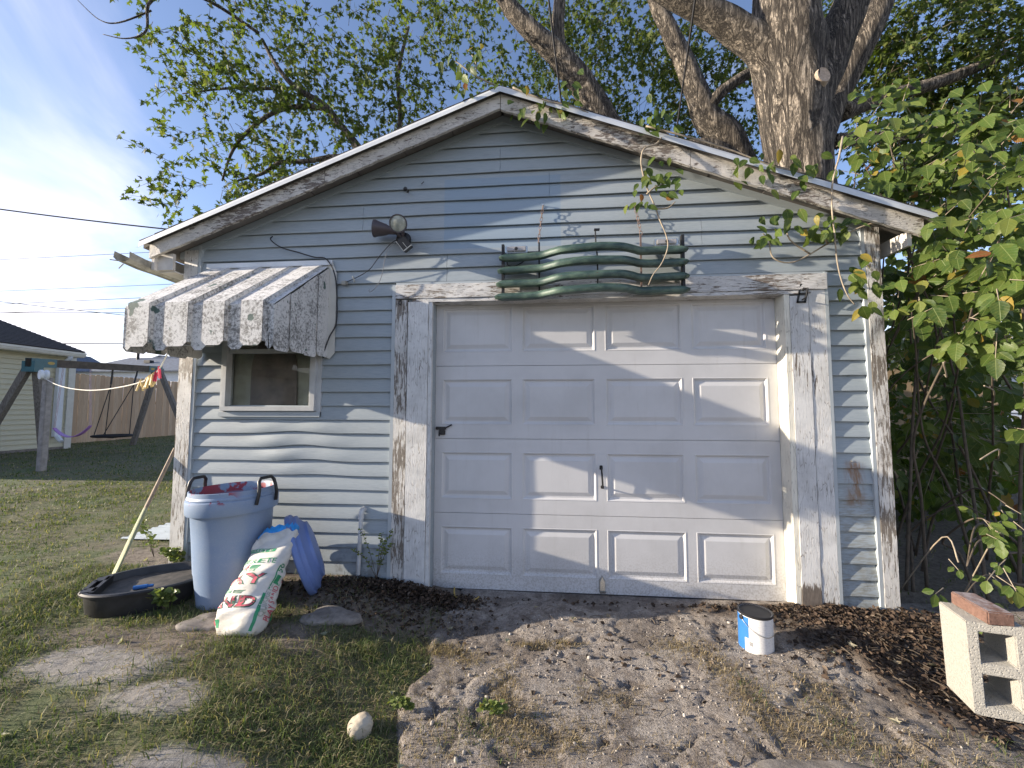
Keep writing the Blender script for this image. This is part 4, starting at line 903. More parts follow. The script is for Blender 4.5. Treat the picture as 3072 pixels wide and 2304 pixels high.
# blue inner film and torn white flap at the mouth, printed green band
V = []; F = []; n = 30
for i in range(n+1):
    th = math.pi*(-.05+1.0*i/n)
    for j in range(5):
        s_ = .90+.05*j+(.05*math.sin(th+.9))+.02*math.sin(i*2.1+j); p = bagp(s_, th, -.010-.003*math.sin(i*1.7+j)); V.append(p)
for i in range(n):
    for j in range(4): F.append((i*5+j, (i+1)*5+j, (i+1)*5+j+1, i*5+j+1))
q = MB(); q.add(V, F); q.build('inner_film', M['blue_film'], BG, smooth=True)
print_rect(-.115, .03, .425, .448, M['green_ink'], .0012, .0); print_text('QUIKRETE', -.04, .436, .024, 0, M['bag'], .0, .0022)
q = MB(); q.box((-.885, -.44, .465), (-.873, -.436, .50)); q.build('tear_strip', M['bag'], BG)

# ---------------------------------------------------------------- black tub
TB = root('rubber_tub', (-1.70, -.47, .1), 'low black oval rubber tub with handle slot holding leaves and blue scrap', 'tub')
tc_ = Vector((-1.655, -.47, .092)); ta = math.radians(212); tu = Vector((math.cos(ta), math.sin(ta), 0)); tv = Vector((-tu.y, tu.x, 0))
def tubp(an, sc, z, dr=0):
    c, s_ = math.cos(an), math.sin(an); x = (.30*sc+dr)*math.copysign(abs(c)**.85, c); y = (.225*sc+dr)*math.copysign(abs(s_)**.9, s_)
    if c > 0: x = min(x, .285*sc+dr)
    return tc_+tu*x+tv*y+Vector((0, 0, z))
n = 64; prof = [(.90, .0, 0), (.935, .012, 0), (.975, .120, 0), (1.0, .122, 0), (1.0, .122, .010), (1.0, .134, .012), (1.0, .141, .004), (.975, .141, -.006), (.955, .127, -.008), (.90, .045, -.006), (.86, .036, -.006)]
V = []; F = []
for (sc, z, dr) in prof:
    for k in range(n): V.append(tubp(2*math.pi*k/n, sc, z, dr))
for i in range(len(prof)-1):
    for k in range(n): F.append((i*n+k, i*n+(k+1) % n, (i+1)*n+(k+1) % n, (i+1)*n+k))
q = MB(); q.add(V, F); q.build('tub_shell', M['tub'], TB, autos=40)
q = MB(); q.add([tubp(2*math.pi*k/n, .955, .100, -.012) for k in range(n)], [tuple(range(n))]); q.build('tub_floor', M['tubfloor'], TB)
q = MB()      # handle deck with an open slot
for (x0, x1, y0, y1) in ((.215, .280, -.120, -.055), (.215, .280, .055, .120), (.262, .288, -.075, .075), (.213, .236, -.135, .135)):
    P = [tc_+tu*x+tv*y+Vector((0, 0, .134)) for x, y in ((x0, y0), (x1, y0), (x1, y1), (x0, y1))]; q.prism(P, (0, 0, .010))
q.prism([tc_+tu*.213+tv*-.135+Vector((0, 0, .035)), tc_+tu*.213+tv*.135+Vector((0, 0, .035)), tc_+tu*.213+tv*.135+Vector((0, 0, .142)), tc_+tu*.213+tv*-.135+Vector((0, 0, .142))], tu*.006)
q.build('handle_deck', M['tub'], TB, bevel=.002)
q = MB(); q.tube([(-1.66, -.565, .205), (-1.60, -.535, .207)], .013, 8); q.tube([(-1.60, -.535, .207), (-1.575, -.522, .207)], .009, 8); tag(q.build('plastic_scrap', M['bluepaint'], autos=50), 'small blue plastic scrap lying among leaves in the black tub', 'scrap')

# ---------------------------------------------------------------- leaning pole
WP = root('wooden_pole', (-2.14, -.28, .1), 'long pale weathered pole with split flat foot leaning on the garage corner', 'pole')
p0 = Vector((-2.150, -.285, .09)); p1 = Vector((-1.995, -.005, .985)); dr = (p1-p0).normalized(); sd_ = Vector((.86, -.5, 0)); sd_ = (sd_-dr*sd_.dot(dr)).normalized(); fd = dr.cross(sd_)
q = MB(); V = []; F = []; rows_ = [(0, .030, .006), (.12, .036, .008), (.22, .034, .010), (.30, .028, .012), (.42, .022, .012), (.53, .016, .011), (.55, .013, .011), (.75, .012, .011), (1.0, .011, .010)]
for (t_, hw, ht) in rows_:
    c = p0+(p1-p0)*t_+sd_*(.004*math.sin(t_*9))
    for (a, b2) in ((-1, -.6), (-.6, -1), (.6, -1), (1, -.6), (1, .6), (.6, 1), (-.6, 1), (-1, .6)): V.append(c+sd_*hw*a+fd*ht*b2)
for i in range(len(rows_)-1):
    for k in range(8): F.append((i*8+k, i*8+(k+1) % 8, i*8+8+(k+1) % 8, i*8+8+k))
F += [tuple(range(7, -1, -1)), tuple((len(rows_)-1)*8+k for k in range(8))]
q.add(V, F); q.build('shaft', M['pole'], WP, autos=40)
for k in range(9):
    q = MB(); c = p0+sd_*(-.030+.0075*k); q.tube([c+dr*.10, c+sd_*(-.004+.001*k)-dr*.005+fd*.004*math.sin(k*2)], .0028, 5); q.build('splayed_fibre', M['pole'], WP)
# corrugated sheet lying by the corner
V = []; F = []; nx = 60
o = Vector((-2.98, .50, .125)); ex = Vector((.0, .62, .012)); ey = Vector((.86, .06, -.01))
for i in range(nx+1):
    for j in range(2): V.append(o+ex*(i/nx)+ey*j+Vector((0, 0, .009*math.sin(i/nx*2*math.pi*9))))
F = [(2*i, 2*i+1, 2*i+3, 2*i+2) for i in range(nx)]
V2 = [v+Vector((0, 0, -.0025)) for v in V]; k = len(V); F2 = [tuple(i+k for i in f[::-1]) for f in F]
q = MB(); q.add(V+V2, F+F2+[(0, 2*nx, k+2*nx, k)[::-1], (1, 2*nx+1, k+2*nx+1, k+1), (0, 1, k+1, k), (2*nx, 2*nx+1, k+2*nx+1, k+2*nx)[::-1]]); tag(q.build('corrugated_sheet', M['sheet'], smooth=False), 'white corrugated roofing sheet lying on grass behind the garage corner', 'sheet')

# ---------------------------------------------------------------- paint can, block, brick, stones
pc_ = Vector((1.955, -.475, surf(1.955, -.475)-.004))
PC = root('paint_can', pc_, 'white and blue paint can with black lid and wire handle by the door', 'paint can')
q = MB(); q.lathe([(0, 0), (.082, 0), (.0835, .004), (.0835, .182), (.0845, .186), (.0845, .192), (.078, .193)], pc_, 48)
q.build('can_body', M['label'], PC, autos=40)
q = MB(); n = 14; V = []; F = []
for i in range(n+1):
    a = math.radians(140+(222-140)*i/n)
    for z in (.006, .180): V.append(pc_+Vector((.0842*math.cos(a), .0842*math.sin(a), z)))
F = [(2*i, 2*i+2, 2*i+3, 2*i+1) for i in range(n)]
q = MB(); q.add(V, F); q.build('blue_label', M['bluepaint'], PC, smooth=True)
q = MB(); V = []; F = []
for i in range(7):
    a = math.radians(208+(240-208)*i/6)
    for z in (.006, .075): V.append(pc_+Vector((.0846*math.cos(a), .0846*math.sin(a), z)))
F = [(2*i, 2*i+2, 2*i+3, 2*i+1) for i in range(6)]
q.add(V, F); q.build('label_patch', M['label'], PC)
q = MB()
for k in range(8):
    a = math.radians(223+k*1.6)
    q.add([pc_+Vector((.0851*math.cos(a), .0851*math.sin(a), .04)), pc_+Vector((.0851*math.cos(a+.011), .0851*math.sin(a+.011), .04)), pc_+Vector((.0851*math.cos(a+.011), .0851*math.sin(a+.011), .062)), pc_+Vector((.0851*math.cos(a), .0851*math.sin(a), .062))], [(0, 1, 2, 3)])
q.build('bar_marks', M['black'], PC)
q = MB(); q.lathe([(.0855, .184), (.0868, .188), (.0868, .195), (.083, .197), (.079, .193), (.075, .189), (.0, .190)], pc_, 48); q.build('lid', M['black'], PC, autos=40)
ea = math.radians(196); e0 = pc_+Vector((.084*math.cos(ea), .084*math.sin(ea), .170)); e1 = pc_+Vector((.084*math.cos(ea+math.pi), .084*math.sin(ea+math.pi), .170)); q = MB()
q.lathe([(.0, .0), (.013, .0), (.012, .007), (0, .009)], e0, 14, (math.cos(ea), math.sin(ea), 0)); q.lathe([(.0, .0), (.013, .0), (.012, .007), (0, .009)], e1, 14, (-math.cos(ea), -math.sin(ea), 0)); q.build('ear', M['black'], PC, autos=40)
tn = Vector((-math.sin(ea), math.cos(ea), 0)); tn = tn if tn.y < 0 else -tn; pts = []
for i in range(25):
    an = math.pi*i/24; c = math.cos(an); s_ = math.sin(an); pts.append(pc_+Vector((math.cos(ea), math.sin(ea), 0))*(.090*c)+tn*(.090*s_)+Vector((0, 0, .170-.072*s_)))
q = MB(); q.tube(pts, .0016, 5); q.build('bail_wire', M['chrome'], PC)

def xf(q, mt): q.V = [mt @ v for v in q.V]; return q
zb = -.042
CB = root('concrete_block', (2.775, -.735, zb), 'two hole concrete block standing on end beside the drive under a brick', 'block')
q = MB(); w_, d_, h_ = .194, .194, .392; t1, t2, tw = .040, .040, .046
holes = [(t1, (h_-tw)/2), ((h_+tw)/2, h_-t1)]
xs_ = [0, t2, w_-t2, w_]; zs_ = [0, holes[0][0], holes[0][1], holes[1][0], holes[1][1], h_]
for y, fl in ((0, 0), (d_, 1)):
    for i in range(3):
        for j in range(5):
            if i == 1 and j in (1, 3): continue
            f_ = [(xs_[i], y, zs_[j]), (xs_[i+1], y, zs_[j]), (xs_[i+1], y, zs_[j+1]), (xs_[i], y, zs_[j+1])]; q.add(f_[::-1] if fl else f_, [(0, 1, 2, 3)])
q.add([(0, 0, 0), (0, d_, 0), (0, d_, h_), (0, 0, h_)], [(3, 2, 1, 0)]); q.add([(w_, 0, 0), (w_, d_, 0), (w_, d_, h_), (w_, 0, h_)], [(0, 1, 2, 3)]); q.add([(0, 0, 0), (w_, 0, 0), (w_, d_, 0), (0, d_, 0)], [(3, 2, 1, 0)]); q.add([(0, 0, h_), (w_, 0, h_), (w_, d_, h_), (0, d_, h_)], [(0, 1, 2, 3)])
for (a, c) in holes: q.add([(t2, 0, a), (w_-t2, 0, a), (w_-t2, 0, c), (t2, 0, c), (t2+.004, d_, a+.004), (w_-t2-.004, d_, a+.004), (w_-t2-.004, d_, c-.004), (t2+.004, d_, c-.004)], [(0, 1, 5, 4), (1, 2, 6, 5), (2, 3, 7, 6), (3, 0, 4, 7)])
xf(q, Matrix.Translation((2.684, -.838, zb)) @ Matrix.Rotation(math.radians(-17), 4, 'Z') @ Matrix.Rotation(math.radians(-1.5), 4, 'Y'))
cbm = bmesh.new(); me = mesh('tmp', q.V, q.F, M['cinder']); cbm.from_mesh(me); bmesh.ops.remove_doubles(cbm, verts=cbm.verts, dist=.0005); bmesh.ops.bevel(cbm, geom=[e for e in cbm.edges if len(e.link_faces) == 2 and e.calc_face_angle(0) > .6], offset=.004, segments=2, affect='EDGES'); cbm.verts.index_update()
q2 = MB(); q2.add([v.co.copy() for v in cbm.verts], [[v.index for v in f.verts] for f in cbm.faces]); cbm.free(); q2.build('block_body', M['cinder'], CB, autos=40)
q = MB(); q.box((-.098, -.046, 0), (.100, .048, .058), .005); xf(q, Matrix.Translation((2.795, -.775, zb+.394)) @ Matrix.Rotation(math.radians(-99), 4, 'Z') @ Matrix.Rotation(math.radians(1), 4, 'Y')); tag(q.build('brick', M['brick'], autos=50), 'red brick with pale worn top lying on the concrete block', 'brick')
def rock(name, c, r, mat, label, cat, seed, flat=False, group=None):
    bm = bmesh.new(); bmesh.ops.create_icosphere(bm, subdivisions=4, radius=1); rr = random.Random(seed); ph = [rr.uniform(0, 9) for _ in range(6)]
    for v in bm.verts:
        p = v.co.copy(); d = 1+.10*math.sin(p.x*2.1+ph[0])*math.sin(p.y*2.6+ph[1])+.08*math.sin(p.z*3+ph[2]+p.x*2)+.03*math.sin(p.x*9+ph[3])*math.sin(p.y*8+p.z*7+ph[4])
        if flat: d = d*(1+.18*math.sin(math.atan2(p.y, p.x)*3+ph[5])); p.z = math.copysign(abs(p.z)**.5, p.z)
        v.co = Vector((p.x*r[0]*d, p.y*r[1]*d, p.z*r[2]*(d if not flat else 1+.1*(d-1)*4)))
    me = bpy.data.meshes.new(name); bm.to_mesh(me); bm.free(); me.materials.append(mat); me.polygons.foreach_set('use_smooth', [True]*len(me.polygons)); return tag(link(name, me, c), label, cat, group)
rock('field_stone', (.078, -1.212, surf(.078, -1.212)+.022), (.048, .046, .046), M['stone'], 'rounded tan stone in the grass beside the drive edge', 'stone', 3)
rock('flat_rock', (-.42, -.56, surf(-.42, -.56)+.004), (.155, .085, .03), M['rock'], 'flat grey rock set in dirt right of the sand bag', 'rock', 5, True)
rock('flat_rock', (-1.06, -.70, surf(-1.06, -.70)+.0), (.13, .085, .028), M['rock'], 'flat grey rock between the trash can foot and the sand bag', 'rock', 8, True)
rock('flat_rock', (1.80, -1.30, surf(1.80, -1.30)-.005), (.22, .12, .03), M['rock'], 'flat grey slab fragment in the drive', 'rock', 11, True)
q = MB(); zc_ = surf(.25, -.1)+.012; q.tube(smooth_path([(.17, .03, zc_+.015), (.19, -.05, zc_), (.23, -.095, zc_), (.28, -.115, zc_), (.34, -.10, zc_), (.36, -.06, zc_)]), .005, 6); tag(q.build('yellow_cord', M['yellow']), 'curl of yellow cord on the ground at the foot of the door', 'cord')

# ================================================================ background on the left
def box_dir(q, p, ex, ey, ez):
    p = Vector(p); ex, ey, ez = Vector(ex), Vector(ey), Vector(ez)
    return q.add([p, p+ex, p+ex+ey, p+ey, p+ez, p+ex+ez, p+ex+ey+ez, p+ey+ez], [(0, 3, 2, 1), (4, 5, 6, 7), (0, 1, 5, 4), (1, 2, 6, 5), (2, 3, 7, 6), (3, 0, 4, 7)])
# neighbour's garage: wall runs along y at x about -10.9
NH = root('neighbour_garage', (-13.4, 4.0, .3), 'pale yellow sided garage with dark roof beside the swing set', 'garage')
NX, NY0, NY1, NZ = -10.93, 2.0, 6.13, .31
q = MB(); q.box((-16.6, NY0, .0), (NX-.03, NY1-.02, 2.62)); nw = q.build('wall', M['ysiding'], NH)
nb = 0; z = NZ+.06; proto = None
while z < 2.60:
    q = MB(); V = []
    for y in (NY0, NY1-.14): V += [(NX-.03, y, z), (NX+.006, y, z), (NX-.022, y, z+.112), (NX-.03, y, z+.112)]
    if proto is None:
        q.add(V, [(0, 1, 5, 4), (1, 2, 6, 5), (2, 3, 7, 6), (3, 2, 1, 0), (4, 5, 6, 7)]); proto = q.build('siding_board', M['ysiding'], nw); zz0 = z
    else: copyo(proto, wl(proto)+Vector((0, 0, z-zz0)), nw)
    z += .112
q = MB(); q.box((NX-.03, NY1-.14, NZ), (NX+.025, NY1, 2.62)); q.build('corner_board', M['trimw'], NH)
q = MB(); q.box((NX-.03, NY0, NZ-.12), (NX+.01, NY1-.02, NZ+.055)); q.build('foundation', M['rock'], NH)
q = MB(); q.prism([(NX+.30, NY0, 2.62), (NX+.30, NY0, 2.68), (NX-2.9, NY0, 3.78), (NX-2.9, NY0, 3.70)], (0, NY1-NY0-.04, 0)); q.prism([(NX-2.9, NY0, 3.78), (NX-6.1, NY0, 2.68), (NX-6.1, NY0, 2.62), (NX-2.9, NY0, 3.70)], (0, NY1-NY0-.04, 0)); nr = q.build('roof', M['shingle'], NH)
for i in range(22):
    a = i/22; x0 = NX+.31-3.2*a; x1 = NX+.31-3.2*(a+1/22)-.03; z0 = 2.685+1.10*a; z1 = 2.685+1.10*(a+1/22)+.005
    q = MB(); q.prism([(x0, NY0, z0), (x0, NY0, z0+.014), (x1, NY0, z1+.004), (x1, NY0, z1-.004)], (0, NY1-NY0-.02, 0)); q.build('shingle_course', M['shingle'], nr)
q = MB(); q.prism([(NX-2.9, NY1-.12, 3.70), (NX+.0, NY1-.12, 2.62), (NX-6.0, NY1-.12, 2.62)], (0, .02, 0)); q.build('gable_wall', M['ysiding'], NH)
q = MB(); V = []; pr_ = [(0, .0), (.10, .0), (.115, .05), (.125, .055), (.125, .10), (.0, .10)]
q.prism([(NX+.22+a, NY0, 2.56+b2) for a, b2 in pr_], (0, NY1-NY0-.04, 0)); q.build('gutter', M['trimw'], NH)
q = MB(); q.tube([(NX+.28, NY1-.32, 2.56), (NX+.26, NY1-.32, 2.50), (NX+.07, NY1-.32, 2.34)], .05, 6); q.box((NX+.01, NY1-.40, .62), (NX+.10, NY1-.27, 2.36)); q.tube([(NX+.06, NY1-.33, .64), (NX+.20, NY1-.33, .50)], .05, 6); q.build('downspout', M['farwhite'], NH)
q = MB(); q.box((NX+.0, NY0, 2.545), (NX+.29, NY1-.045, 2.56)); q.build('soffit', M['trimw'], NH)

# board fence
FE = root('board_fence', (-12.3, 9.5, .34), 'tan dog eared board fence running behind the swing set', 'fence')
f0 = Vector((-12.10, 6.6, 0)); f1 = Vector((-12.62, 12.6, 0)); fd_ = (f1-f0); fl = fd_.length; fd_.normalize(); fnr = Vector((fd_.y, -fd_.x, 0))
pk = None; npk = int(fl/.142)
for i in range(npk):
    p = f0+fd_*(i*.142); zb_ = float(gz(np.array([p.x]), np.array([p.y]))[0])-.01; off = fnr*(0.0 if i % 1 == 0 else 0)
    if pk is None:
        q = MB(); h = 1.93; P = [p, p+fd_*.135, p+fd_*.135+Vector((0, 0, h-.035)), p+fd_*.110+Vector((0, 0, h)), p+fd_*.025+Vector((0, 0, h)), p+Vector((0, 0, h-.035))]; q.prism([v+Vector((0, 0, zb_)) for v in P], fnr*.018); pk = q.build('picket', M['picket'], FE); pp = p.copy(); pz = zb_
    else:
        c = copyo(pk, wl(pk)+(p-pp)+Vector((0, 0, zb_-pz+rnd.uniform(-.012, .012))), FE); c.rotation_euler = (rnd.uniform(-.006, .006), rnd.uniform(-.01, .01), 0)
for hz in (.5, 1.1, 1.65):
    q = MB(); box_dir(q, f0-fnr*.042+Vector((0, 0, .34+hz)), fd_*fl, fnr*.038, Vector((0, 0, .085))); q.build('rail', M['picket'], FE)

# swing set
SW = root('swing_set', (-9.2, 5.4, .26), 'weathered timber swing set frame with teal brackets in front of the fence', 'swing set')
bL = Vector((-8.72, 3.78, 2.07)); bR = Vector((-9.62, 7.02, 2.27)); bd = (bR-bL).normalized(); bs = Vector((bd.y, -bd.x, 0)).normalized()
q = MB(); box_dir(q, bL-bs*.045-bd*.1, bd*((bR-bL).length+.2), bs*.09, Vector((0, 0, .15))); q.build('beam', M['timberdark'], SW)
def leg(a, c):
    q = MB(); a = Vector(a); c = Vector(c); d = (c-a).normalized(); s_ = d.cross(bd).normalized()*.05; u = d.cross(s_).normalized()*.05
    q.add([a-s_-u, a+s_-u, a+s_+u, a-s_+u, c-s_-u, c+s_-u, c+s_+u, c-s_+u], [(0, 3, 2, 1), (4, 5, 6, 7), (0, 1, 5, 4), (1, 2, 6, 5), (2, 3, 7, 6), (3, 0, 4, 7)]); return q.build('leg', M['timber'], SW)
leg(bL+Vector((-.06, 0, .06)), (-9.96, 3.84, .26)); leg(bL+Vector((.0, .05, .02)), (-9.15, 4.35, .26)); leg(bR+Vector((-.05, 0, .06)), (-10.37, 7.14, .28)); leg(bR+Vector((.05, 0, .06)), (-8.62, 7.10, .25))
for (p, d) in ((bL, 1), (bR, -1)):
    q = MB(); box_dir(q, p-bs*.052-bd*.10*d+Vector((0, 0, -.01)), bd*(.50*d), bs*.104, Vector((0, 0, .165))); q.build('bracket', M['teal'], SW)
    q = MB(); box_dir(q, p-bs*.10-bd*.10+Vector((0, 0, -.10)), bd*.18, bs*.20, Vector((0, 0, .20))); q.build('bracket', M['teal'], SW)
    q = MB(); pts = [(p+bs*.054+bd*(.28*d+.075*math.cos(a_))+Vector((0, 0, .075+.030*math.sin(a_)))) for a_ in [2*math.pi*k/12 for k in range(12)]]; q.add(pts, [tuple(range(12))]); q.build('emblem', M['yellow'], SW)
def chainbar(q, a, c, r=.012):
    a = Vector(a); c = Vector(c); n = max(4, int((c-a).length/.05)); 
    for i in range(n):
        p0 = a+(c-a)*(i/n); p1 = a+(c-a)*((i+1)/n); s_ = Vector((r, 0, 0)) if i % 2 else Vector((0, r, 0)); q.tube([p0-s_, p1-s_], .004, 4); q.tube([p0+s_, p1+s_], .004, 4)
def onbeam(u): return bL+(bR-bL)*u
BS = root('belt_swing', onbeam(.28)+Vector((0, 0, -1.4)), 'purple belt swing on pink chains hanging from the swing beam', 'swing')
h1, h2 = onbeam(.10), onbeam(.44); s1 = Vector((-8.98, 4.36, .89)); s2 = Vector((-8.46, 4.58, .93)); hh1 = onbeam(.18); hh2 = onbeam(.37)
for (h, s_) in ((hh1, s1), (hh2, s2)):
    q = MB(); chainbar(q, h, s_); q.build('chain', M['pinkchain'], BS)
V = []; F = []; n = 16
for i in range(n+1):
    t_ = i/n; c = s1+(s2-s1)*t_+Vector((0, 0, -.20*(1-(2*t_-1)**2)-.0)); wd = Vector((-.4, .9, 0)).normalized()*.075*(.65+.35*math.sin(math.pi*t_))
    V += [c-wd, c+wd, c+wd+Vector((0, 0, .014)), c-wd+Vector((0, 0, .014))]
for i in range(n):
    for k in range(4): F.append((i*4+k, i*4+(k+1) % 4, i*4+4+(k+1) % 4, i*4+4+k))
F += [(3, 2, 1, 0), tuple(n*4+k for k in range(4))]
q = MB(); q.add(V, F); q.build('seat', M['purple'], BS, autos=40)
WS = root('web_swing', onbeam(.72)+Vector((0, 0, -1.4)), 'round black web swing hanging on ropes from the swing beam', 'swing')
dc = Vector((-9.10, 5.55, .665)); q = MB(); ring = [dc+Vector((.33*math.cos(a_), .33*math.sin(a_), 0)) for a_ in [2*math.pi*k/28 for k in range(29)]]; q.tube(ring, .028, 8, False); q.build('ring', M['rope'], WS, smooth=True)
q = MB()
for k in range(8):
    a_ = math.pi*k/8; q.tube([dc+Vector((.33*math.cos(a_), .33*math.sin(a_), 0)), dc+Vector((0, 0, -.05)), dc-Vector((.33*math.cos(a_), .33*math.sin(a_), 0))], .008, 5)
for rr in (.1, .2): q.tube([dc+Vector((rr*math.cos(a_), rr*math.sin(a_), -.05*(1-rr/.33))) for a_ in [2*math.pi*k/16 for k in range(17)]], .008, 5)
q.build('web', M['rope'], WS)
for u, sgn in ((.55, -1), (.78, 1)):
    h = onbeam(u); k_ = dc+Vector((.30*sgn*0, 0, 0)); e = Vector((.62*sgn, .78*sgn*.0, 0)).normalized()*.31; kn = dc+Vector((.27*sgn, -.02*sgn, 1.05)); kn = h+(dc+e*.6-h)*.22
    q = MB(); q.tube([h, kn], .02, 6); q.build('hanger', M['black'], WS)
    for w2 in (e+Vector((0, .10, 0)), e*.35+Vector((0, -.30, 0))):
        q = MB(); q.tube([kn, dc+w2], .009, 5); q.build('rope', M['rope'], WS)

# clothesline post, line and pegs
CP = root('clothesline_post', (-7.74, 3.31, .22), 'grey wooden clothesline post with white pulley on top', 'post')
q = MB(); q.box((-7.785, 3.26, .1), (-7.69, 3.355, 1.82)); q.build('post', M['postwood'], CP, bevel=.008)
q = MB(); q.lathe([(0, -.05), (.08, -.05), (.085, -.02), (.06, 0), (.085, .02), (.08, .05), (0, .05)], (-7.70, 3.22, 1.86), 18, (.35, 1, 0)); q.build('pulley', M['farwhite'], CP, autos=40)
LP = smooth_path([(-7.66, 3.2, 1.80), (-6.66, 2.625, 1.66), (-5.79, 2.126, 1.574), (-5.06, 1.706, 1.524), (-4.45, 1.356, 1.497), (-3.91, 1.044, 1.488), (-3.54, .831, 1.49), (-3.11, .583, 1.498), (-2.76, .383, 1.514), (-2.567, .272, 1.532), (-2.397, .174, 1.565), (-2.256, .093, 1.621), (-2.173, .045, 1.682), (-2.05, -.005, 1.80), (-1.985, -.01, 1.90)], 3)
q = MB(); q.tube(LP, .0055, 5); tag(q.build('clothesline', M['whiteline']), 'white clothesline sagging from the grey post to the garage eave', 'line')
def linep(x):
    for i in range(len(LP)-1):
        if LP[i].x <= x <= LP[i+1].x: return LP[i].lerp(LP[i+1], (x-LP[i].x)/(LP[i+1].x-LP[i].x))
pegp = None
for k in range(15):
    t_ = [-2.74, -2.705, -2.575, -2.557, -2.539, -2.521, -2.503, -2.485, -2.467, -2.449, -2.431, -2.413, -2.395, -2.345, -2.285][k]; p = linep(t_); red = k >= 13
    if pegp is None or k == 13:
        q = MB(); o = p+Vector((0, 0, 0))
        for s_ in (-1, 1): q.add([o+Vector(v) for v in ((s_*.002, -.006, .02), (s_*.009, -.006, .0), (s_*.010, -.006, -.075), (s_*.003, -.006, -.075), (s_*.002, .006, .02), (s_*.009, .006, .0), (s_*.010, .006, -.075), (s_*.003, .006, -.075))], [(0, 1, 2, 3), (7, 6, 5, 4), (0, 4, 5, 1), (1, 5, 6, 2), (2, 6, 7, 3), (3, 7, 4, 0)])
        q.box((o.x-.009, o.y-.007, o.z-.03), (o.x+.009, o.y+.007, o.z-.024))
        pegp = q.build('clothes_peg', M['pinred'] if red else M['pinwood'], org=o); ob = pegp; 
    else: ob = copyo(pegp, p)
    ob.rotation_euler = (rnd.uniform(-.3, .3), rnd.uniform(-.2, .35), rnd.uniform(-.6, .6)); ob.scale = (1.05, 1.05, 1.05)
    tag(ob, 'red clothes peg clipped at the end of the peg row' if red else 'yellow wooden clothes peg hanging on the sagging clothesline', 'clothes peg', 'red pegs on the clothesline' if red else 'wooden pegs on the clothesline')

# houses beyond the fence
def gable_house(x0, x1, y0, y1, ze, zr, ridge_x, label, axis='x'):
    H = root('far_house', ((x0+x1)/2, (y0+y1)/2, .4), label, 'house')
    q = MB(); q.box((x0, y0, .3), (x1, y1, ze)); w_ = q.build('wall', M['farwhite'], H)
    k = int((ze-.9)/.16)
    for i in range(k):
        z = ze-.16*(i+1); q = MB(); q.add([(x0, y0-.002, z), (x1, y0-.002, z), (x1, y0-.03, z), (x0, y0-.03, z), (x0, y0-.004, z+.16), (x1, y0-.004, z+.16)], [(0, 1, 2, 3), (3, 2, 5, 4)]); q.build('siding_board', M['farwhite'], w_)
    if ridge_x:
        ym = (y0+y1)/2; q = MB(); q.prism([(x0-.3, y0-.35, ze-.05), (x0-.3, ym, zr), (x0-.3, y1+.35, ze-.05), (x0-.3, y1+.35, ze-.13), (x0-.3, ym, zr-.09), (x0-.3, y0-.35, ze-.13)], (x1-x0+.6, 0, 0)); r_ = q.build('roof', M['bluroof'], H)
        for (vx, vy) in ((x0+(x1-x0)*.35, .55), (x0+(x1-x0)*.7, .7)):
            z = ze+(zr-ze)*vy; y = y0-.35+(ym-y0+.35)*vy; q = MB(); q.box((vx, y-.2, z-.05), (vx+.45, y+.1, z+.14)); q.build('roof_vent', M['black'], r_)
        for s_ in (x0, x1):
            q = MB(); q.prism([(s_, y0, ze), (s_, y1, ze), (s_, ym, zr-.12)], (.02 if s_ == x0 else -.02, 0, 0)); q.build('gable_wall', M['farwhite'], H)
    else:
        xm = (x0+x1)/2; q = MB(); q.prism([(x0-.35, y0-.3, ze-.05), (x0-.35, y0-.3, ze-.13), (xm, y0-.3, zr-.09), (x1+.35, y0-.3, ze-.13), (x1+.35, y0-.3, ze-.05), (xm, y0-.3, zr)], (0, y1-y0+.6, 0)); q.build('roof', M['bluroof'], H)
        q = MB(); q.prism([(x0, y0, ze), (x1, y0, ze), (xm, y0, zr-.12)], (0, .05, 0)); q.build('gable_wall', M['farwhite'], H)
    return H
gable_house(-29.6, -21.2, 20.5, 27.5, 3.75, 5.05, True, 'white house with long blue grey roof behind the board fence')
gable_house(-34.2, -25.6, 26.5, 34.0, 4.1, 5.55, False, 'white house whose small gable peeps over the long blue grey roof')
gable_house(-36.5, -30.6, 19.0, 24.0, 3.6, 5.2, False, 'white gabled house just right of the yellow garage roof')
q = MB(); q.tube([(-28.6, 23.4, 4.2), (-28.6, 23.4, 5.75)], .09, 10); q.lathe([(0, 0), (.14, 0), (.14, .06), (0, .10)], (-28.6, 23.4, 5.72), 10); tag(q.build('vent_stack', M['blackmetal']), 'slim flue pipe standing on the long blue grey roof', 'flue')

# overhead wires
def wire(a, c, r, sag, lab, name='overhead_wire', g=None):
    a = Vector(a); c = Vector(c); P = []
    for i in range(25):
        t_ = i/24; p = a+(c-a)*t_; p.z -= sag*4*t_*(1-t_); P.append(p)
    q = MB(); q.tube(P, r, 5); return tag(q.build(name, M['wire']), lab, 'wire', g)
wire((-22.5, 6.7, 8.35), (-5.2, 8.36, 6.2), .022, .25, 'thick twisted black cable passing behind the left roof edge')
gw = 'thin utility wires across the sky'; lw = 'thin utility wire crossing the pale sky beyond the yards'
wire((-40, 11.3, 7.2), (-2, 14.5, 9.1), .010, .05, lw, g=gw); wire((-40, 11.3, 5.9), (-2, 14.6, 7.5), .010, .05, lw, g=gw)
wire((-40, 11.4, 8.2), (-4, 14.5, 4.2), .014, .3, lw, g=gw); wire((-40, 11.4, 5.3), (0, 14.9, 7.2), .012, .1, lw, g=gw)
wire((-40, 11.4, 5.05), (0, 14.9, 6.6), .012, .1, lw, g=gw); wire((-40, 11.4, 5.62), (0, 14.9, 5.66), .014, .05, lw, g=gw)
wire((-30, 12.4, 4.25), (-8, 14.3, 4.2), .022, .02, 'dark low wire just above the far blue roofs')
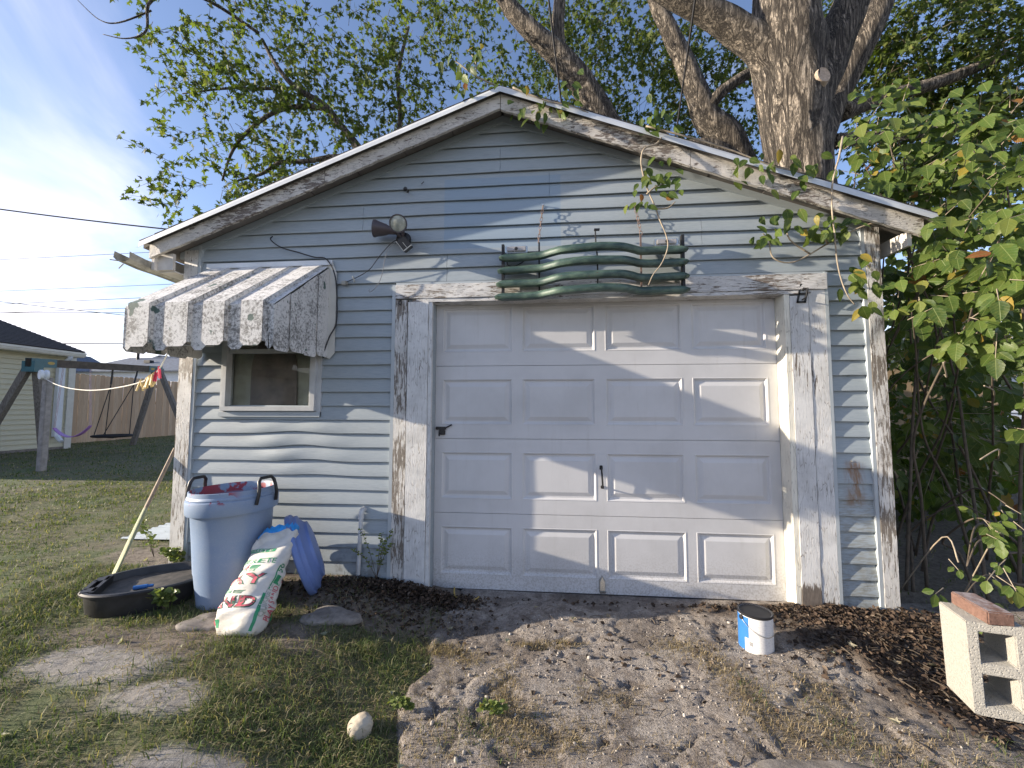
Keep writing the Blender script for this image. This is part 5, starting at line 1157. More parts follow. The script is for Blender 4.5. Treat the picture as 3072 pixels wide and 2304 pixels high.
gl = 'service drop wires above the garage'
wire((1.23, 4.6, 6.3), (.45, 1.5, 9.9), .017, .05, 'straight black service wire rising from the ridge to the upper left', g=None)
wire((2.62, 3.0, 4.6), (2.10, -.5, 6.2), .012, .05, 'twisted black service wire hanging straight above the right roof slope', g=None)

# ================================================================ trees
def tube_limb(P, R_, n=10, seed=0, k=5, flare=0.0):
    S_ = smooth_path([Vector(p) for p in P], k); m_ = len(S_); Rr = []
    for i in range(m_):
        t_ = i/(m_-1)*(len(R_)-1); j = min(len(R_)-2, int(t_)); Rr.append(R_[j]+(R_[j+1]-R_[j])*(t_-j))
    q = MB(); q.tube(S_, Rr, n); r = random.Random(seed)
    for v in q.V:
        pass
    return q, S_, Rr
def bark_limb(name, P, R_, parent, n=14, seed=0, rough=.04):
    q, S_, Rr = tube_limb(P, R_, n, seed, 6)
    for idx, v in enumerate(q.V):
        i = min(idx//n, len(S_)-1); c = S_[i]; d = v-c; a = idx % n
        f_ = 1+rough*math.sin(a*2.7+seed+i*.35)+rough*.7*math.sin(a*5.1+seed*2+i*.8); q.V[idx] = c+d*f_
    return q.build(name, M['bark'], parent, smooth=True)
# leaf templates
_hl = [(.0, -.30), (.10, -.16), (.42, -.26), (.27, -.02), (.60, .22), (.24, .22), (.17, .42), (.0, .85)]
_ol = _hl+[(-x, y) for x, y in _hl[-2:0:-1]]
LV = np.array([(0, .05, -.05)]+[(x, y, .03*abs(x)-.06*max(0, y-.3)) for x, y in _ol]); LT = np.array([(0, 1+i, 1+(i+1) % len(_ol)) for i in range(len(_ol))])
OV = np.array([(0, 0, 0), (.22, .22, .05), (.34, .5, .06), (.22, .78, .03), (0, 1.0, -.08), (-.22, .78, .03), (-.34, .5, .06), (-.22, .22, .05), (0, .27, -.01), (0, .55, -.02), (0, .8, -.04)], float)
OT = np.array([(0, 1, 8), (1, 2, 8), (8, 2, 9), (2, 3, 9), (9, 3, 10), (3, 4, 10), (0, 8, 7), (8, 6, 7), (8, 9, 6), (9, 5, 6), (9, 10, 5), (10, 4, 5)])
def nrm(a): return a/np.maximum(np.linalg.norm(a, axis=-1, keepdims=True), 1e-9)
def leaves_np(P, tip, nor, size, TV, TT):
    """P,tip,nor (n,3); size (n,)"""
    y = nrm(tip); z = nrm(nor-y*np.sum(nor*y, -1, keepdims=True)); x = np.cross(y, z)
    V = P[:, None, :]+size[:, None, None]*(TV[None, :, 0:1]*x[:, None, :]+TV[None, :, 1:2]*y[:, None, :]+TV[None, :, 2:3]*z[:, None, :])
    n = len(P); T = (TT[None]+(np.arange(n)*len(TV))[:, None, None]).reshape(-1, 3); return V.reshape(-1, 3), T
def crown(name, ells, dens, parent, org, seed, size=(.085, .135), deep=.9, hang=.55, mat='maple'):
    r = np.random.default_rng(seed); PP = []; TT_ = []; NN = []; SS = []; q = MB()
    for (cx, cy, cz, rx, rz) in ells:
        ntw = int(dens*rx*rz*4.2)
        for _ in range(ntw):
            d = nrm(r.normal(size=3)); rad = r.uniform(.15, 1.0)**.5; c = np.array([cx, cy, cz])+d*rad*np.array([rx, deep*(rx+rz)/2, rz])
            td = nrm(np.array([d[0]*.8, d[1]*.6, d[2]*.3-hang*.5])+r.normal(size=3)*.45); L = r.uniform(.35, .75); nl = int(L/.042)
            q.tube([c-td*.15, c+td*L*.5, c+td*L+np.array([0, 0, -.06])], [.006, .004, .002], 3, False)
            for i in range(nl):
                p = c+td*(L*(i+.5)/nl)+r.normal(size=3)*.05; tip = td*.6+r.normal(size=3)*.55+np.array([0, 0, -hang]); PP.append(p); TT_.append(tip); NN.append(np.array([0, 0, .75])+r.normal(size=3)*.6); SS.append(r.uniform(*size))
    V, T_ = leaves_np(np.array(PP), np.array(TT_), np.array(NN), np.array(SS), LV, LT); org = np.array(org)
    o = link(name, npmesh(name, V-org, T_, M[mat]), org, parent); tw = q.build('twigs', M['twig'], parent); tag(tw, kind='stuff'); tag(o, kind='stuff')
    return len(PP)
CD = [(-6.62, 5.0, 10.02, 1.42, 0.82), (-6.86, 4.67, 8.63, 0.79, 0.79), (-5.42, 5.17, 9.04, 1.5, 1.12), (-4.14, 5.61, 10.17, 1.49, 0.94), (-3.86, 5.36, 8.3, 1.42, 0.98), (-2.66, 6.01, 9.17, 0.88, 0.96), (-2.46, 6.33, 10.74, 1.08, 0.75), (-5.86, 4.82, 7.7, 1.36, 0.64), (-6.82, 4.51, 8.0, 0.56, 0.35), (-4.58, 4.97, 7.06, 1.22, 0.64), (-2.9, 5.68, 7.61, 0.92, 0.69), (-6.32, 4.54, 6.68, 0.62, 0.42), (-6.78, 4.43, 6.14, 0.48, 0.34), (-5.98, 4.62, 5.89, 0.69, 0.55), (-6.51, 4.5, 5.42, 0.48, 0.41), (-5.23, 4.86, 6.28, 0.85, 0.57), (-4.57, 5.21, 6.46, 0.59, 0.44), (-1.92, 6.31, 8.6, 0.74, 0.74), (-5.3, 4.99, 5.77, 0.57, 0.36), (-1.71, 6.36, 11.24, 0.92, 0.5)]
CB_ = [(-1.33, 7.33, 12.33, 1.01, 0.55), (0.13, 7.57, 10.69, 1.1, 1.01), (0.15, 7.16, 9.12, 1.14, 0.96), (1.59, 7.65, 11.42, 1.1, 1.19), (2.78, 7.25, 11.48, 1.23, 1.05), (3.26, 6.92, 9.42, 1.17, 1.08), (2.07, 7.29, 9.82, 0.7, 1.05), (4.08, 7.38, 11.14, 0.96, 1.05), (4.5, 7.07, 8.76, 0.75, 1.0), (6.0, 7.58, 10.7, 0.79, 0.88), (5.73, 7.64, 9.39, 0.79, 0.96), (2.85, 7.44, 8.52, 0.52, 0.52), (6.33, 8.25, 8.5, 0.46, 0.73), (1.06, 8.02, 12.74, 0.96, 0.57)]
CM_ = [(7.77, 5.8, 9.55, 0.99, 0.78), (8.68, 5.92, 8.84, 1.2, 0.92), (9.89, 5.99, 9.41, 1.35, 0.92), (10.02, 6.08, 8.14, 1.2, 0.85), (8.77, 6.48, 8.01, 0.9, 0.98), (9.81, 6.61, 7.49, 1.12, 0.9), (9.87, 5.66, 6.67, 0.73, 0.8), (8.58, 6.9, 9.18, 0.55, 0.95), (9.69, 5.05, 8.02, 0.56, 0.94), (7.73, 6.26, 10.03, 0.45, 0.68), (9.64, 7.62, 7.18, 0.92, 0.92), (10.78, 7.25, 6.57, 1.27, 0.87), (7.32, 6.69, 10.68, 0.48, 0.48)]
CF_ = [(10.69, 6.97, 3.0, 1.27, 1.05), (10.46, 7.89, 4.02, 1.08, 1.0), (11.37, 6.93, 4.5, 0.9, 1.12), (9.6, 8.6, 2.2, 1.2, 1.0)]
# big trunk right of the garage
T1 = root('maple_tree', (4.85, 3.6, 0), 'huge maple with furrowed bark trunk rising beside the garage roof', 'tree')
bark_limb('trunk', [(4.95, 3.65, -.3), (4.90, 3.60, .6), (4.84, 3.56, 2.2), (4.76, 3.52, 4.2), (4.70, 3.48, 5.3), (4.62, 3.42, 6.2), (4.56, 3.38, 6.9), (4.52, 3.34, 7.7), (4.55, 3.3, 9.0)], [.66, .54, .47, .44, .44, .46, .50, .42, .34], T1, 28, 1, .035)
for i, (P, R_) in enumerate([([(4.50, 3.40, 6.35), (4.20, 3.34, 6.85), (3.78, 3.29, 7.17), (3.30, 3.22, 7.45), (2.70, 3.15, 7.75), (1.9, 3.1, 8.4)], [.30, .27, .22, .19, .17, .13]), ([(4.85, 3.6, 5.9), (5.25, 3.78, 6.6), (5.55, 3.83, 7.3), (5.80, 3.82, 7.85), (6.2, 3.8, 8.8)], [.34, .31, .29, .27, .22]), ([(5.0, 3.8, 5.2), (5.6, 4.3, 6.2), (6.05, 4.5, 7.0), (6.61, 4.48, 8.07), (7.1, 4.5, 9.2)], [.32, .27, .24, .22, .18]), ([(6.1, 4.5, 6.6), (7.2, 5.0, 7.2), (8.4, 5.2, 7.6), (9.6, 5.3, 8.1)], [.16, .13, .11, .08]), ([(5.9, 4.4, 6.0), (7.0, 5.1, 6.5), (8.3, 5.7, 6.9), (9.9, 5.9, 7.3)], [.13, .11, .08, .06])]): bark_limb('limb', P, R_, T1, 16, 10+i)
q = MB(); q.lathe([(.0, .006), (.09, .0), (.105, .006), (.125, -.02), (.19, -.20)], (4.80, 2.975, 6.08), 20, (.25, -1, .0)); q.build('cut_branch_stub', M['cutwood'], T1, autos=50)
crown('crown', CM_, 24, T1, (8.5, 6, 8.5), 21)
T2 = root('maple_tree', (4.4, 6.1, .05), 'forked maple with two leaning stems behind the garage ridge', 'tree')
bark_limb('trunk', [(3.9, 6.4, -.2), (3.6, 6.3, 3.0), (2.9, 6.1, 6.2), (2.09, 5.91, 7.82), (1.71, 5.83, 8.49), (1.24, 5.75, 9.1), (.77, 5.68, 9.53), (.30, 5.61, 10.0), (-.07, 5.55, 10.47), (-.5, 5.5, 11.2)], [.42, .36, .33, .29, .28, .27, .22, .20, .17, .14], T2, 16, 3)
bark_limb('limb', [(1.45, 5.80, 8.8), (1.22, 6.0, 9.45), (1.12, 5.98, 10.05), (1.17, 5.94, 10.9)], [.15, .15, .15, .13], T2, 12, 4)
crown('crown', CB_, 15, T2, (2, 7, 10), 22, hang=.6)
T3 = root('maple_tree', (5.2, 6.0, .05), 'slimmer leaning maple stem with side branch between the forked maple and huge trunk', 'tree')
bark_limb('trunk', [(5.6, 6.0, -.2), (5.4, 5.9, 3.0), (5.1, 5.8, 5.6), (4.70, 5.69, 6.88), (4.25, 5.62, 7.46), (3.99, 5.56, 8.09), (3.77, 5.5, 8.63), (3.46, 5.43, 9.3), (3.19, 5.37, 9.88), (2.9, 5.3, 10.8)], [.42, .38, .37, .35, .27, .22, .20, .17, .15, .12], T3, 16, 5)
bark_limb('limb', [(4.15, 5.52, 7.45), (4.36, 5.42, 7.75), (4.61, 5.42, 7.98), (5.09, 5.44, 8.28), (5.6, 5.4, 8.45)], [.12, .12, .11, .10, .08], T3, 10, 6)
bark_limb('log_limb', [(3.1, 5.0, 6.35), (3.9, 5.05, 6.45), (4.5, 5.15, 6.2), (5.0, 5.3, 5.6)], [.10, .17, .20, .22], T3, 12, 7)
crown('crown', [(4.9, 6.9, 9.9, .9, .8), (3.9, 6.6, 8.1, .6, .6), (5.3, 7.3, 7.9, .5, .6)], 15, T3, (4.5, 6.6, 9), 23)
T4 = root('maple_tree', (-1.2, 6.6, .1), 'leafy maple with thin arching branches behind the left roof slope', 'tree')
bark_limb('trunk', [(-1.0, 6.7, -.2), (-1.4, 6.5, 2.5), (-2.3, 6.0, 5.2), (-3.0, 5.65, 6.5), (-3.35, 5.48, 7.1), (-3.75, 5.41, 7.63), (-4.15, 5.34, 8.11), (-4.8, 5.26, 8.52), (-5.24, 5.19, 9.05), (-5.53, 5.14, 9.6)], [.34, .28, .20, .13, .095, .075, .07, .06, .045, .03], T4, 12, 8)
for i, (P, R_) in enumerate([([(-4.0, 5.3, 7.95), (-4.34, 4.9, 7.75), (-4.91, 4.81, 7.58), (-5.41, 4.78, 7.23), (-5.8, 4.78, 6.77), (-6.03, 4.8, 6.12)], [.055, .05, .045, .04, .03, .02]), ([(-2.9, 5.6, 6.5), (-3.53, 5.28, 6.81), (-4.41, 5.21, 6.73), (-5.0, 5.16, 6.69), (-5.4, 5.14, 6.45), (-5.95, 5.1, 6.29)], [.07, .06, .05, .045, .035, .02]), ([(-4.68, 5.2, 8.42), (-5.51, 5.01, 8.32), (-6.18, 4.95, 8.32), (-7.13, 4.87, 8.2)], [.04, .032, .025, .012]), ([(-2.9, 5.7, 6.6), (-2.6, 5.9, 7.9), (-2.7, 6.0, 9.3), (-2.5, 6.1, 10.6)], [.08, .06, .045, .03]), ([(-5.5, 5.0, 9.6), (-6.4, 4.4, 9.9), (-7.01, 4.0, 9.44), (-7.13, 4.03, 8.83), (-7.52, 4.0, 8.67), (-7.99, 3.96, 8.76)], [.035, .03, .03, .022, .012, .006]), ([(-7.02, 4.01, 9.23), (-7.67, 3.97, 8.99), (-8.06, 3.93, 9.05), (-8.49, 3.87, 9.44)], [.018, .013, .009, .005])]): bark_limb('limb', P, R_, T4, 8, 30+i, .02)
crown('crown', CD, 10, T4, (-4.5, 5.2, 8), 24, hang=.5)
T5 = root('far_tree', (10.4, 8, 0), 'dense green tree filling the gap behind the vine thicket', 'tree')
bark_limb('trunk', [(10.6, 8.2, -.1), (10.5, 7.9, 1.6), (10.5, 7.6, 3.2)], [.2, .17, .12], T5, 10, 9)
crown('crown', CF_, 22, T5, (10.5, 7.5, 3.5), 25)
T6 = root('far_tree', (-17.4, 19.0, .4), 'small round tree showing just beside the awning above far roofs', 'tree')
bark_limb('trunk', [(-17.4, 19.0, .3), (-17.4, 19.0, 3.2)], [.12, .08], T6, 8, 9); crown('crown', [(-17.4, 19.0, 4.1, .9, .7)], 9, T6, (-17.4, 19, 4), 26, size=(.12, .2))

# buildings glimpsed behind the thicket on the right
H = root('shed', (9.6, 5.4, 0), 'tan board shed glimpsed through the thicket right of the garage', 'shed')
pbd = None
for i in range(14):
    x = 6.7+i*.16
    if pbd is None: q = MB(); q.box((x, 5.1, .0), (x+.15, 5.125, 2.05)); pbd = q.build('board', M['tan'], H)
    else: copyo(pbd, wl(pbd)+Vector((i*.16, 0, rnd.uniform(-.01, .01))), H)
q = MB(); q.box((6.7, 5.13, .0), (8.95, 5.2, 2.0)); q.build('rail', M['tan'], H)
H = root('far_house', (11.5, 12, 0), 'white clapboard house glimpsed deep behind the thicket', 'house')
q = MB(); q.box((6.2, 10.0, 0), (16, 16, 2.7)); w_ = q.build('wall', M['farwhite'], H)
q = MB(); q.prism([(6.0, 9.6, 2.65), (6.0, 13, 4.2), (6.0, 16.4, 2.65)], (10.4, 0, 0)); q.build('roof', M['bluroof'], H)
for i in range(13):
    q = MB(); z = .3+i*.18; q.add([(6.2, 9.998, z), (16, 9.998, z), (16, 9.97, z), (6.2, 9.97, z), (6.2, 9.995, z+.18), (16, 9.995, z+.18)], [(0, 1, 2, 3), (3, 2, 5, 4)]); q.build('siding_board', M['farwhite'], w_)

# ================================================================ thicket on the right and vines
BU = root('box_elder_thicket', (3.9, .6, 0), 'overgrown box elder thicket with large toothed leaves crowding the garage corner', 'shrub')
def inside_garage(p): return (-1.98 < p[0] < 3.12 and p[1] > -.06 and p[2] < rake(p[0])+.25) or (p[0] < 3.3 and p[1] > -.2 and abs(p[2]-(3.54-SL*abs(p[0]-RX))) < .10)
ZB = [(3.33, 0.25, 3.53, 0.15, 0.12), (3.05, 0.15, 3.19, 0.19, 0.14), (3.39, 0.18, 3.16, 0.27, 0.24), (3.65, 0.1, 3.17, 0.26, 0.19), (3.66, -0.19, 3.05, 0.23, 0.17), (2.72, -0.06, 2.83, 0.14, 0.11), (3.29, 0.2, 2.8, 0.29, 0.19), (3.5, 0.01, 2.79, 0.27, 0.22), (3.41, -0.39, 2.64, 0.21, 0.19), (3.44, -0.07, 2.39, 0.24, 0.2), (3.31, -0.47, 2.25, 0.18, 0.2), (3.22, -0.13, 2.13, 0.14, 0.19), (3.26, -0.26, 1.94, 0.17, 0.2), (3.17, -0.56, 1.89, 0.18, 0.19), (2.98, -0.29, 1.90, 0.10, 0.14), (3.2, -0.25, 1.68, 0.16, 0.1), (3.28, -0.44, 1.67, 0.18, 0.13)]
ZBK = [(3.9, .5, 3.1, .5, .5), (4.3, .9, 2.4, .6, .6), (3.9, .5, 1.9, .45, .5), (4.6, 1.2, 3.2, .6, .5), (4.2, .2, 2.7, .4, .5), (4.0, 1.0, 1.2, .5, .5), (4.8, 1.4, 1.4, .7, .6), (5.6, 2.2, 2.0, .8, 1.0), (5.2, 2.4, .8, 1.0, .7), (4.0, .0, 1.5, .3, .4), (3.45, .9, .8, .2, .6), (3.5, 1.6, 1.6, .3, .8), (4.4, 2.6, 1.0, .7, .9), (4.6, .8, .6, .5, .5), (4.9, 2.0, .5, .8, .4), (6.0, 2.6, .6, .9, .5), (3.6, 1.6, .5, .3, .4), (5.2, 2.2, 2.6, .8, .7), (6.2, 3.2, 2.2, 1.0, 1.0), (6.6, 3.6, .9, 1.2, .8), (7.4, 3.8, 2.6, 1.0, 1.2), (3.6, 2.6, 2.2, .4, .8), (3.8, 3.2, .8, .5, .7), (5.4, 1.2, 2.7, .6, .6), (3.55, .35, 2.3, .3, .5)]
ZL = [(3.12, -0.37, 0.39, 0.2, 0.15), (3.34, -0.36, 0.57, 0.11, 0.15), (2.98, -0.46, 0.21, 0.09, 0.07), (3.57, -0.15, 0.7, 0.12, 0.1), (3.56, -0.04, 0.6, 0.12, 0.08)]
leafv = []
for k in range(5):      # five leaflet shapes: toothed edge, fold and curl differ
    r = np.random.default_rng(50+k); ol = []
    wv = r.uniform(.21, .29); N = 9
    for i in range(N+1):
        t_ = i/N; w = wv*math.sin(math.pi*min(1, t_**.8))**.8*(1.15-.4*t_); w *= (1.0 if i % 2 == 0 else 1.10) if 1 < i < N else 1; ol.append((w, t_))
    V = []; F = []; cu = r.uniform(-.22, -.05); fo = r.uniform(.12, .35)
    for (w, t_) in ol:
        zc = cu*t_*t_; V += [(-w, t_, zc+fo*w+.01*math.sin(t_*14)), (0, t_, zc-.01), (w, t_, zc+fo*w*.9+.01*math.cos(t_*13))]
    for i in range(N): F += [(i*3, i*3+1, i*3+4, i*3+3), (i*3+1, i*3+2, i*3+5, i*3+4)]
    lm = mesh('leaflet', V, F, M['bush'], True); lm.uv_layers.new(name='UVMap').data.foreach_set('uv', np.array([V[l.vertex_index][:2] for l in lm.loops], np.float32).ravel()); leafv.append(lm)
def compound(p, d, r, size):
    """positions of leaflets of one compound leaf: list of (pos, tip, normal, size) and its stalk"""
    d = nrm(d); up_ = nrm(np.array([0, 0, 1.])+r.normal(size=3)*.25+np.array([-.25, -.35, 0])); s_ = nrm(np.cross(d, up_)); n_ = np.cross(s_, d); L = size*r.uniform(1.3, 1.7); out = []
    dd = nrm(d+np.array([0, 0, -.25])); np_ = r.integers(1, 3)
    n_ = nrm(n_*.45+np.array([-.45, -.75, .25])+r.normal(size=3)*.35); out.append((p+d*L, nrm(dd*.5+np.array([0, 0, -.8])), n_, size*r.uniform(.95, 1.15)))
    for i in range(np_):
        b0 = p+d*L*(.78-.36*i)
        for sg in (-1, 1): out.append((b0+s_*sg*.012, nrm(d*.35+s_*sg*.75+np.array([0, 0, -.65])+r.normal(size=3)*.15), nrm(n_+r.normal(size=3)*.25+s_*sg*-.15), size*r.uniform(.75, 1.0)))
    return out, [p, p+d*L*.5, p+d*L]
def orient(o, tip, nor, size):
    y = Vector(tip).normalized(); z = Vector(nor); z = (z-y*z.dot(y)).normalized(); x = y.cross(z); mt = Matrix((x, y, z)).transposed()
    o.rotation_euler = mt.to_euler(); o.scale = (size,)*3
r = np.random.default_rng(77); single = []; stalks = MB(); hub = np.array([3.9, .9, 1.2])
def fill(zones, per, size, sc=1.0):
    L_ = []
    for (cx, cy, cz, rx, rz) in zones:
        for _ in range(max(2, int(per*rx*rz*sc))):
            d = nrm(r.normal(size=3)); p = np.array([cx, cy, cz])+d*r.uniform(.2, 1)**.6*np.array([rx, (rx+rz)/2, rz])
            if inside_garage(p): continue
            o_ = nrm(p-hub)*.7+np.array([-.25, -.55, -.05])+r.normal(size=3)*.5; lf, st = compound(p, o_, r, r.uniform(*size)); L_ += [l for l in lf if not inside_garage(l[0]+l[1]*l[3]*.8)]; stalks.tube([tuple(v) for v in st], [.0028, .0022, .0014], 4, False)
    return L_
front = fill(ZB, 400, (.07, .125)); low = fill(ZL, 260, (.045, .08)); back = fill(ZBK, 190, (.08, .14))
camp = np.array(cam.matrix_world.translation)
allf = front+low; rr_ = [np.linalg.norm(l[0]-camp)/l[3] for l in allf]; order = np.argsort(rr_)
for j, i in enumerate(order[:296]):
    p, tip, nor, sz = allf[i]; o = link('leaf', leafv[j % 5], Vector(p), BU); orient(o, tip, nor, sz)
rest = [allf[i] for i in order[296:]]+back
V, T_ = leaves_np(np.array([l[0] for l in rest]), np.array([l[1] for l in rest]), np.array([l[2] for l in rest]), np.array([l[3] for l in rest]), OV, OT); o3 = np.array([3.9, .6, 2.0])
tag(link('foliage', npmesh('foliage', V-o3, T_, M['bush'], True, np.tile(OV[:, :2], (len(rest), 1))), o3, BU), kind='stuff')
tag(stalks.build('leaf_stalks', M['vine'], BU), kind='stuff')
for i in range(26):
    r2 = random.Random(200+i); b0 = Vector((r2.uniform(3.3, 4.8), r2.uniform(.0, 1.6), 0.0)); zz = ZB[i % len(ZB)] if i < 20 else ZL[i % len(ZL)]; e = Vector((zz[0]+.1, zz[1]+.1, zz[2])); mid = b0.lerp(e, .5)+Vector((r2.uniform(-.1, .35), r2.uniform(.0, .4), r2.uniform(0, .35)))
    q = MB(); q.tube(smooth_path([b0, b0.lerp(mid, .5)+Vector((.05, .05, .1)), mid, mid.lerp(e, .6)+Vector((0, 0, .12)), e], 5), [.011-.0004*k for k in range(21)], 6); q.build('stem', M['twig'], BU, smooth=True)
for (P) in ([(3.9, .6, 1.5), (3.5, .1, 1.52), (3.2, -.25, 1.48), (3.05, -.40, 1.55)], [(4.1, .4, 1.35), (3.6, -.1, 1.40), (3.3, -.35, 1.42)], [(3.9, .2, .95), (3.5, -.2, 1.05), (3.3, -.3, 1.0)], [(3.3, .3, .0), (3.25, -.1, .5), (3.15, -.3, .42)], [(3.6, .2, .0), (3.45, -.2, .55), (3.32, -.36, .6)]):
    q = MB(); q.tube(smooth_path(P, 5), .004, 5); q.build('stem', M['vine'], BU, smooth=True)

# vines over the roof edge
def vine(label, stems, leaf_pts, seed, size=(.07, .10), group=None):
    r = np.random.default_rng(seed); VN = root('climbing_vine', stems[0][0], label, 'vine', group)
    for P in stems:
        q = MB(); S_ = smooth_path(P, 5); q.tube(S_, [.0065-.0035*i/len(S_) for i in range(len(S_))], 6); q.build('stem', M['vine'], VN, smooth=True)
    for j, p in enumerate(leaf_pts):
        for k in range(4 if j % 3 else 6):
            tip = nrm(np.array([r.normal()*.5, -.25, -.9])+r.normal(size=3)*.3); nor = nrm(np.array([-.35, -1, .35])+r.normal(size=3)*.45); o = link('leaf', leafv[(j+k) % 5], Vector(p)+Vector(r.normal(size=3)*.042), VN); orient(o, tip, nor, r.uniform(*size))
    return VN
vine('bare vine dangling over the grille with a tuft of green and red leaves', [[(1.60, -.19, 3.10), (1.557, -.21, 3.045), (1.475, -.24, 3.0), (1.453, -.24, 2.92), (1.47, -.22, 2.83), (1.497, -.22, 2.727), (1.539, -.22, 2.619), (1.568, -.22, 2.525), (1.603, -.23, 2.418), (1.607, -.25, 2.326), (1.568, -.25, 2.223), (1.511, -.25, 2.147), (1.484, -.24, 2.085)], [(1.49, -.22, 2.70), (1.54, -.23, 2.74), (1.60, -.23, 2.76)], [(1.54, -.22, 2.60), (1.62, -.22, 2.60), (1.67, -.22, 2.64)]], [(1.593, -.22, 2.80), (1.656, -.22, 2.83), (1.66, -.22, 2.75), (1.621, -.22, 2.70), (1.426, -.22, 2.68), (1.451, -.22, 2.62), (1.486, -.22, 2.81), (1.56, -.22, 2.86)], 1, (.05, .085))
vine('pale vine stem hanging past the right end of the header with leaf clusters', [[(2.80, -.10, 3.1), (2.697, -.2, 2.889), (2.66, -.22, 2.807), (2.635, -.22, 2.692), (2.628, -.22, 2.534), (2.636, -.22, 2.399), (2.642, -.22, 2.223), (2.66, -.22, 2.099), (2.692, -.22, 1.996), (2.731, -.22, 1.935)], [(3.0, -.14, 2.50), (2.863, -.12, 2.467), (2.662, -.12, 2.367), (2.449, -.12, 2.251), (2.32, -.12, 2.282), (2.294, -.12, 2.402), (2.25, -.14, 2.44)], [(2.55, -.12, 2.30), (2.42, -.13, 2.40), (2.40, -.13, 2.52)], [(2.66, -.12, 2.36), (2.60, -.14, 2.46), (2.52, -.14, 2.40)]], [(2.284, -.17, 2.49), (2.222, -.17, 2.42), (2.24, -.17, 2.40), (2.421, -.18, 2.51), (2.535, -.18, 2.45), (2.672, -.19, 2.51), (2.726, -.18, 2.45), (2.765, -.18, 2.46), (2.788, -.2, 2.15), (2.737, -.2, 2.07), (2.824, -.2, 2.12), (2.776, -.2, 1.93), (2.591, -.18, 2.41), (2.84, -.2, 2.02), (2.86, -.2, 2.25)], 2, (.065, .11))
vine('leafy vine trailing along the middle of the right roof edge', [[(1.5, -.19, 3.19), (1.8, -.20, 3.08), (2.05, -.20, 2.98), (2.3, -.20, 2.86), (2.5, -.2, 2.80)]], [(1.511, -.22, 3.22), (1.578, -.22, 3.18), (1.634, -.22, 3.23), (1.56, -.22, 3.26), (2.065, -.22, 2.90), (2.116, -.22, 2.87), (2.2, -.23, 2.80), (2.271, -.23, 2.87), (2.369, -.23, 2.88), (2.439, -.23, 2.73), (2.50, -.22, 2.85)], 3, (.055, .095))
vine('leafy vine sprays standing over the roof ridge', [[(.75, -.10, 3.50), (.48, -.13, 3.60), (.328, -.15, 3.67), (.204, -.15, 3.775), (.16, -.15, 3.80)], [(.328, -.15, 3.67), (.33, -.15, 3.76), (.30, -.15, 3.83)], [(.60, -.19, 3.53), (.72, -.20, 3.46), (.86, -.20, 3.40), (1.0, -.20, 3.36), (1.12, -.19, 3.31)]], [(.17, -.18, 3.75), (.306, -.18, 3.82), (.30, -.18, 3.74), (.262, -.18, 3.64), (.359, -.18, 3.70), (.278, -.18, 3.52), (.22, -.18, 3.56), (.606, -.2, 3.45), (.708, -.2, 3.41), (.766, -.2, 3.32), (.839, -.2, 3.41), (.926, -.2, 3.44), (.998, -.2, 3.45), (.664, -.2, 3.52), (.738, -.2, 3.56), (.911, -.2, 3.34), (1.04, -.18, 3.47)], 4, (.05, .09))
# weeds by the pipe and corner
def weed(label, base, n, h, seed, size=.03, cat='weed', fan=.5):
    r = np.random.default_rng(seed); WD = root('weed', base, label, cat); PP = []
    for i in range(n):
        a = r.uniform(0, 2*np.pi); e = np.array([math.cos(a)*fan*h, -abs(math.sin(a))*fan*h*.4, h*r.uniform(.5, 1)]); b0 = np.array(base); S_ = smooth_path([tuple(b0), tuple(b0+e*.5+np.array([0, 0, .04])), tuple(b0+e)], 5); q = MB(); q.tube(S_, .0018, 4); q.build('stem', M['twig'], WD)
        for k in range(3, len(S_)):
            for sg in (-1, 1): PP.append((np.array(S_[k]), nrm(np.array([sg, -.3, .25])+r.normal(size=3)*.4), nrm(np.array([0, -.6, .8])+r.normal(size=3)*.4), size*r.uniform(.7, 1.2)))
    V, T_ = leaves_np(np.array([p[0] for p in PP]), np.array([p[1] for p in PP]), np.array([p[2] for p in PP]), np.array([p[3] for p in PP]), OV, OT); tag(link('leaves', npmesh('leaves', V-np.array(base), T_, M['bush'], True), base, WD), kind='stuff')
weed('small green weed climbing the siding beside the grey pipe', (-.37, -.045, .10), 6, .36, 5, .022)
weed('small leafy weed at the foot of the left corner board', (-1.88, -.06, .11), 8, .20, 6, .04)
weed('dark weed growing between the black tub and trash can', (-1.42, -.60, .09), 9, .13, 7, .04)
weed('tall thin weed beside the corrugated sheet', (-2.25, .12, .12), 4, .32, 8, .035)
weed('low green weed in the middle of the drive', (.597, -1.10, surf(.597, -1.1)), 6, .03, 9, .024, fan=1.5)
weed('dark green weed at the drive edge near the tan stone', (.20, -1.10, surf(.2, -1.1)), 7, .03, 10, .024, fan=1.5)

# ================================================================ grass, litter, gravel
def blades(P, h, w, seed, lean=.5):
    r = np.random.default_rng(seed); n = len(P); a = r.uniform(0, 2*np.pi, n); d = np.stack([np.cos(a), np.sin(a), 0*a], 1); s_ = np.stack([-np.sin(a), np.cos(a), 0*a], 1); ln = (.30+np.abs(r.normal(size=n))*lean)[:, None]
    up_ = np.array([0, 0, 1.]); h = h[:, None]; w = w[:, None]; b0 = P; m1 = P+up_*h*.6*np.clip(1-ln*.35, .25, 1)+d*h*.35*ln; t_ = P+up_*h*np.clip(1-ln*.75, .08, 1)+d*h*ln
    V = np.stack([b0-s_*w, b0+s_*w, m1+s_*w*.7, m1-s_*w*.7, t_], 1).reshape(-1, 3); i = np.arange(n)[:, None]*5
    T_ = np.concatenate([i+np.array([[0, 1, 2]]), i+np.array([[0, 2, 3]]), i+np.array([[3, 2, 4]])]); return V, T_
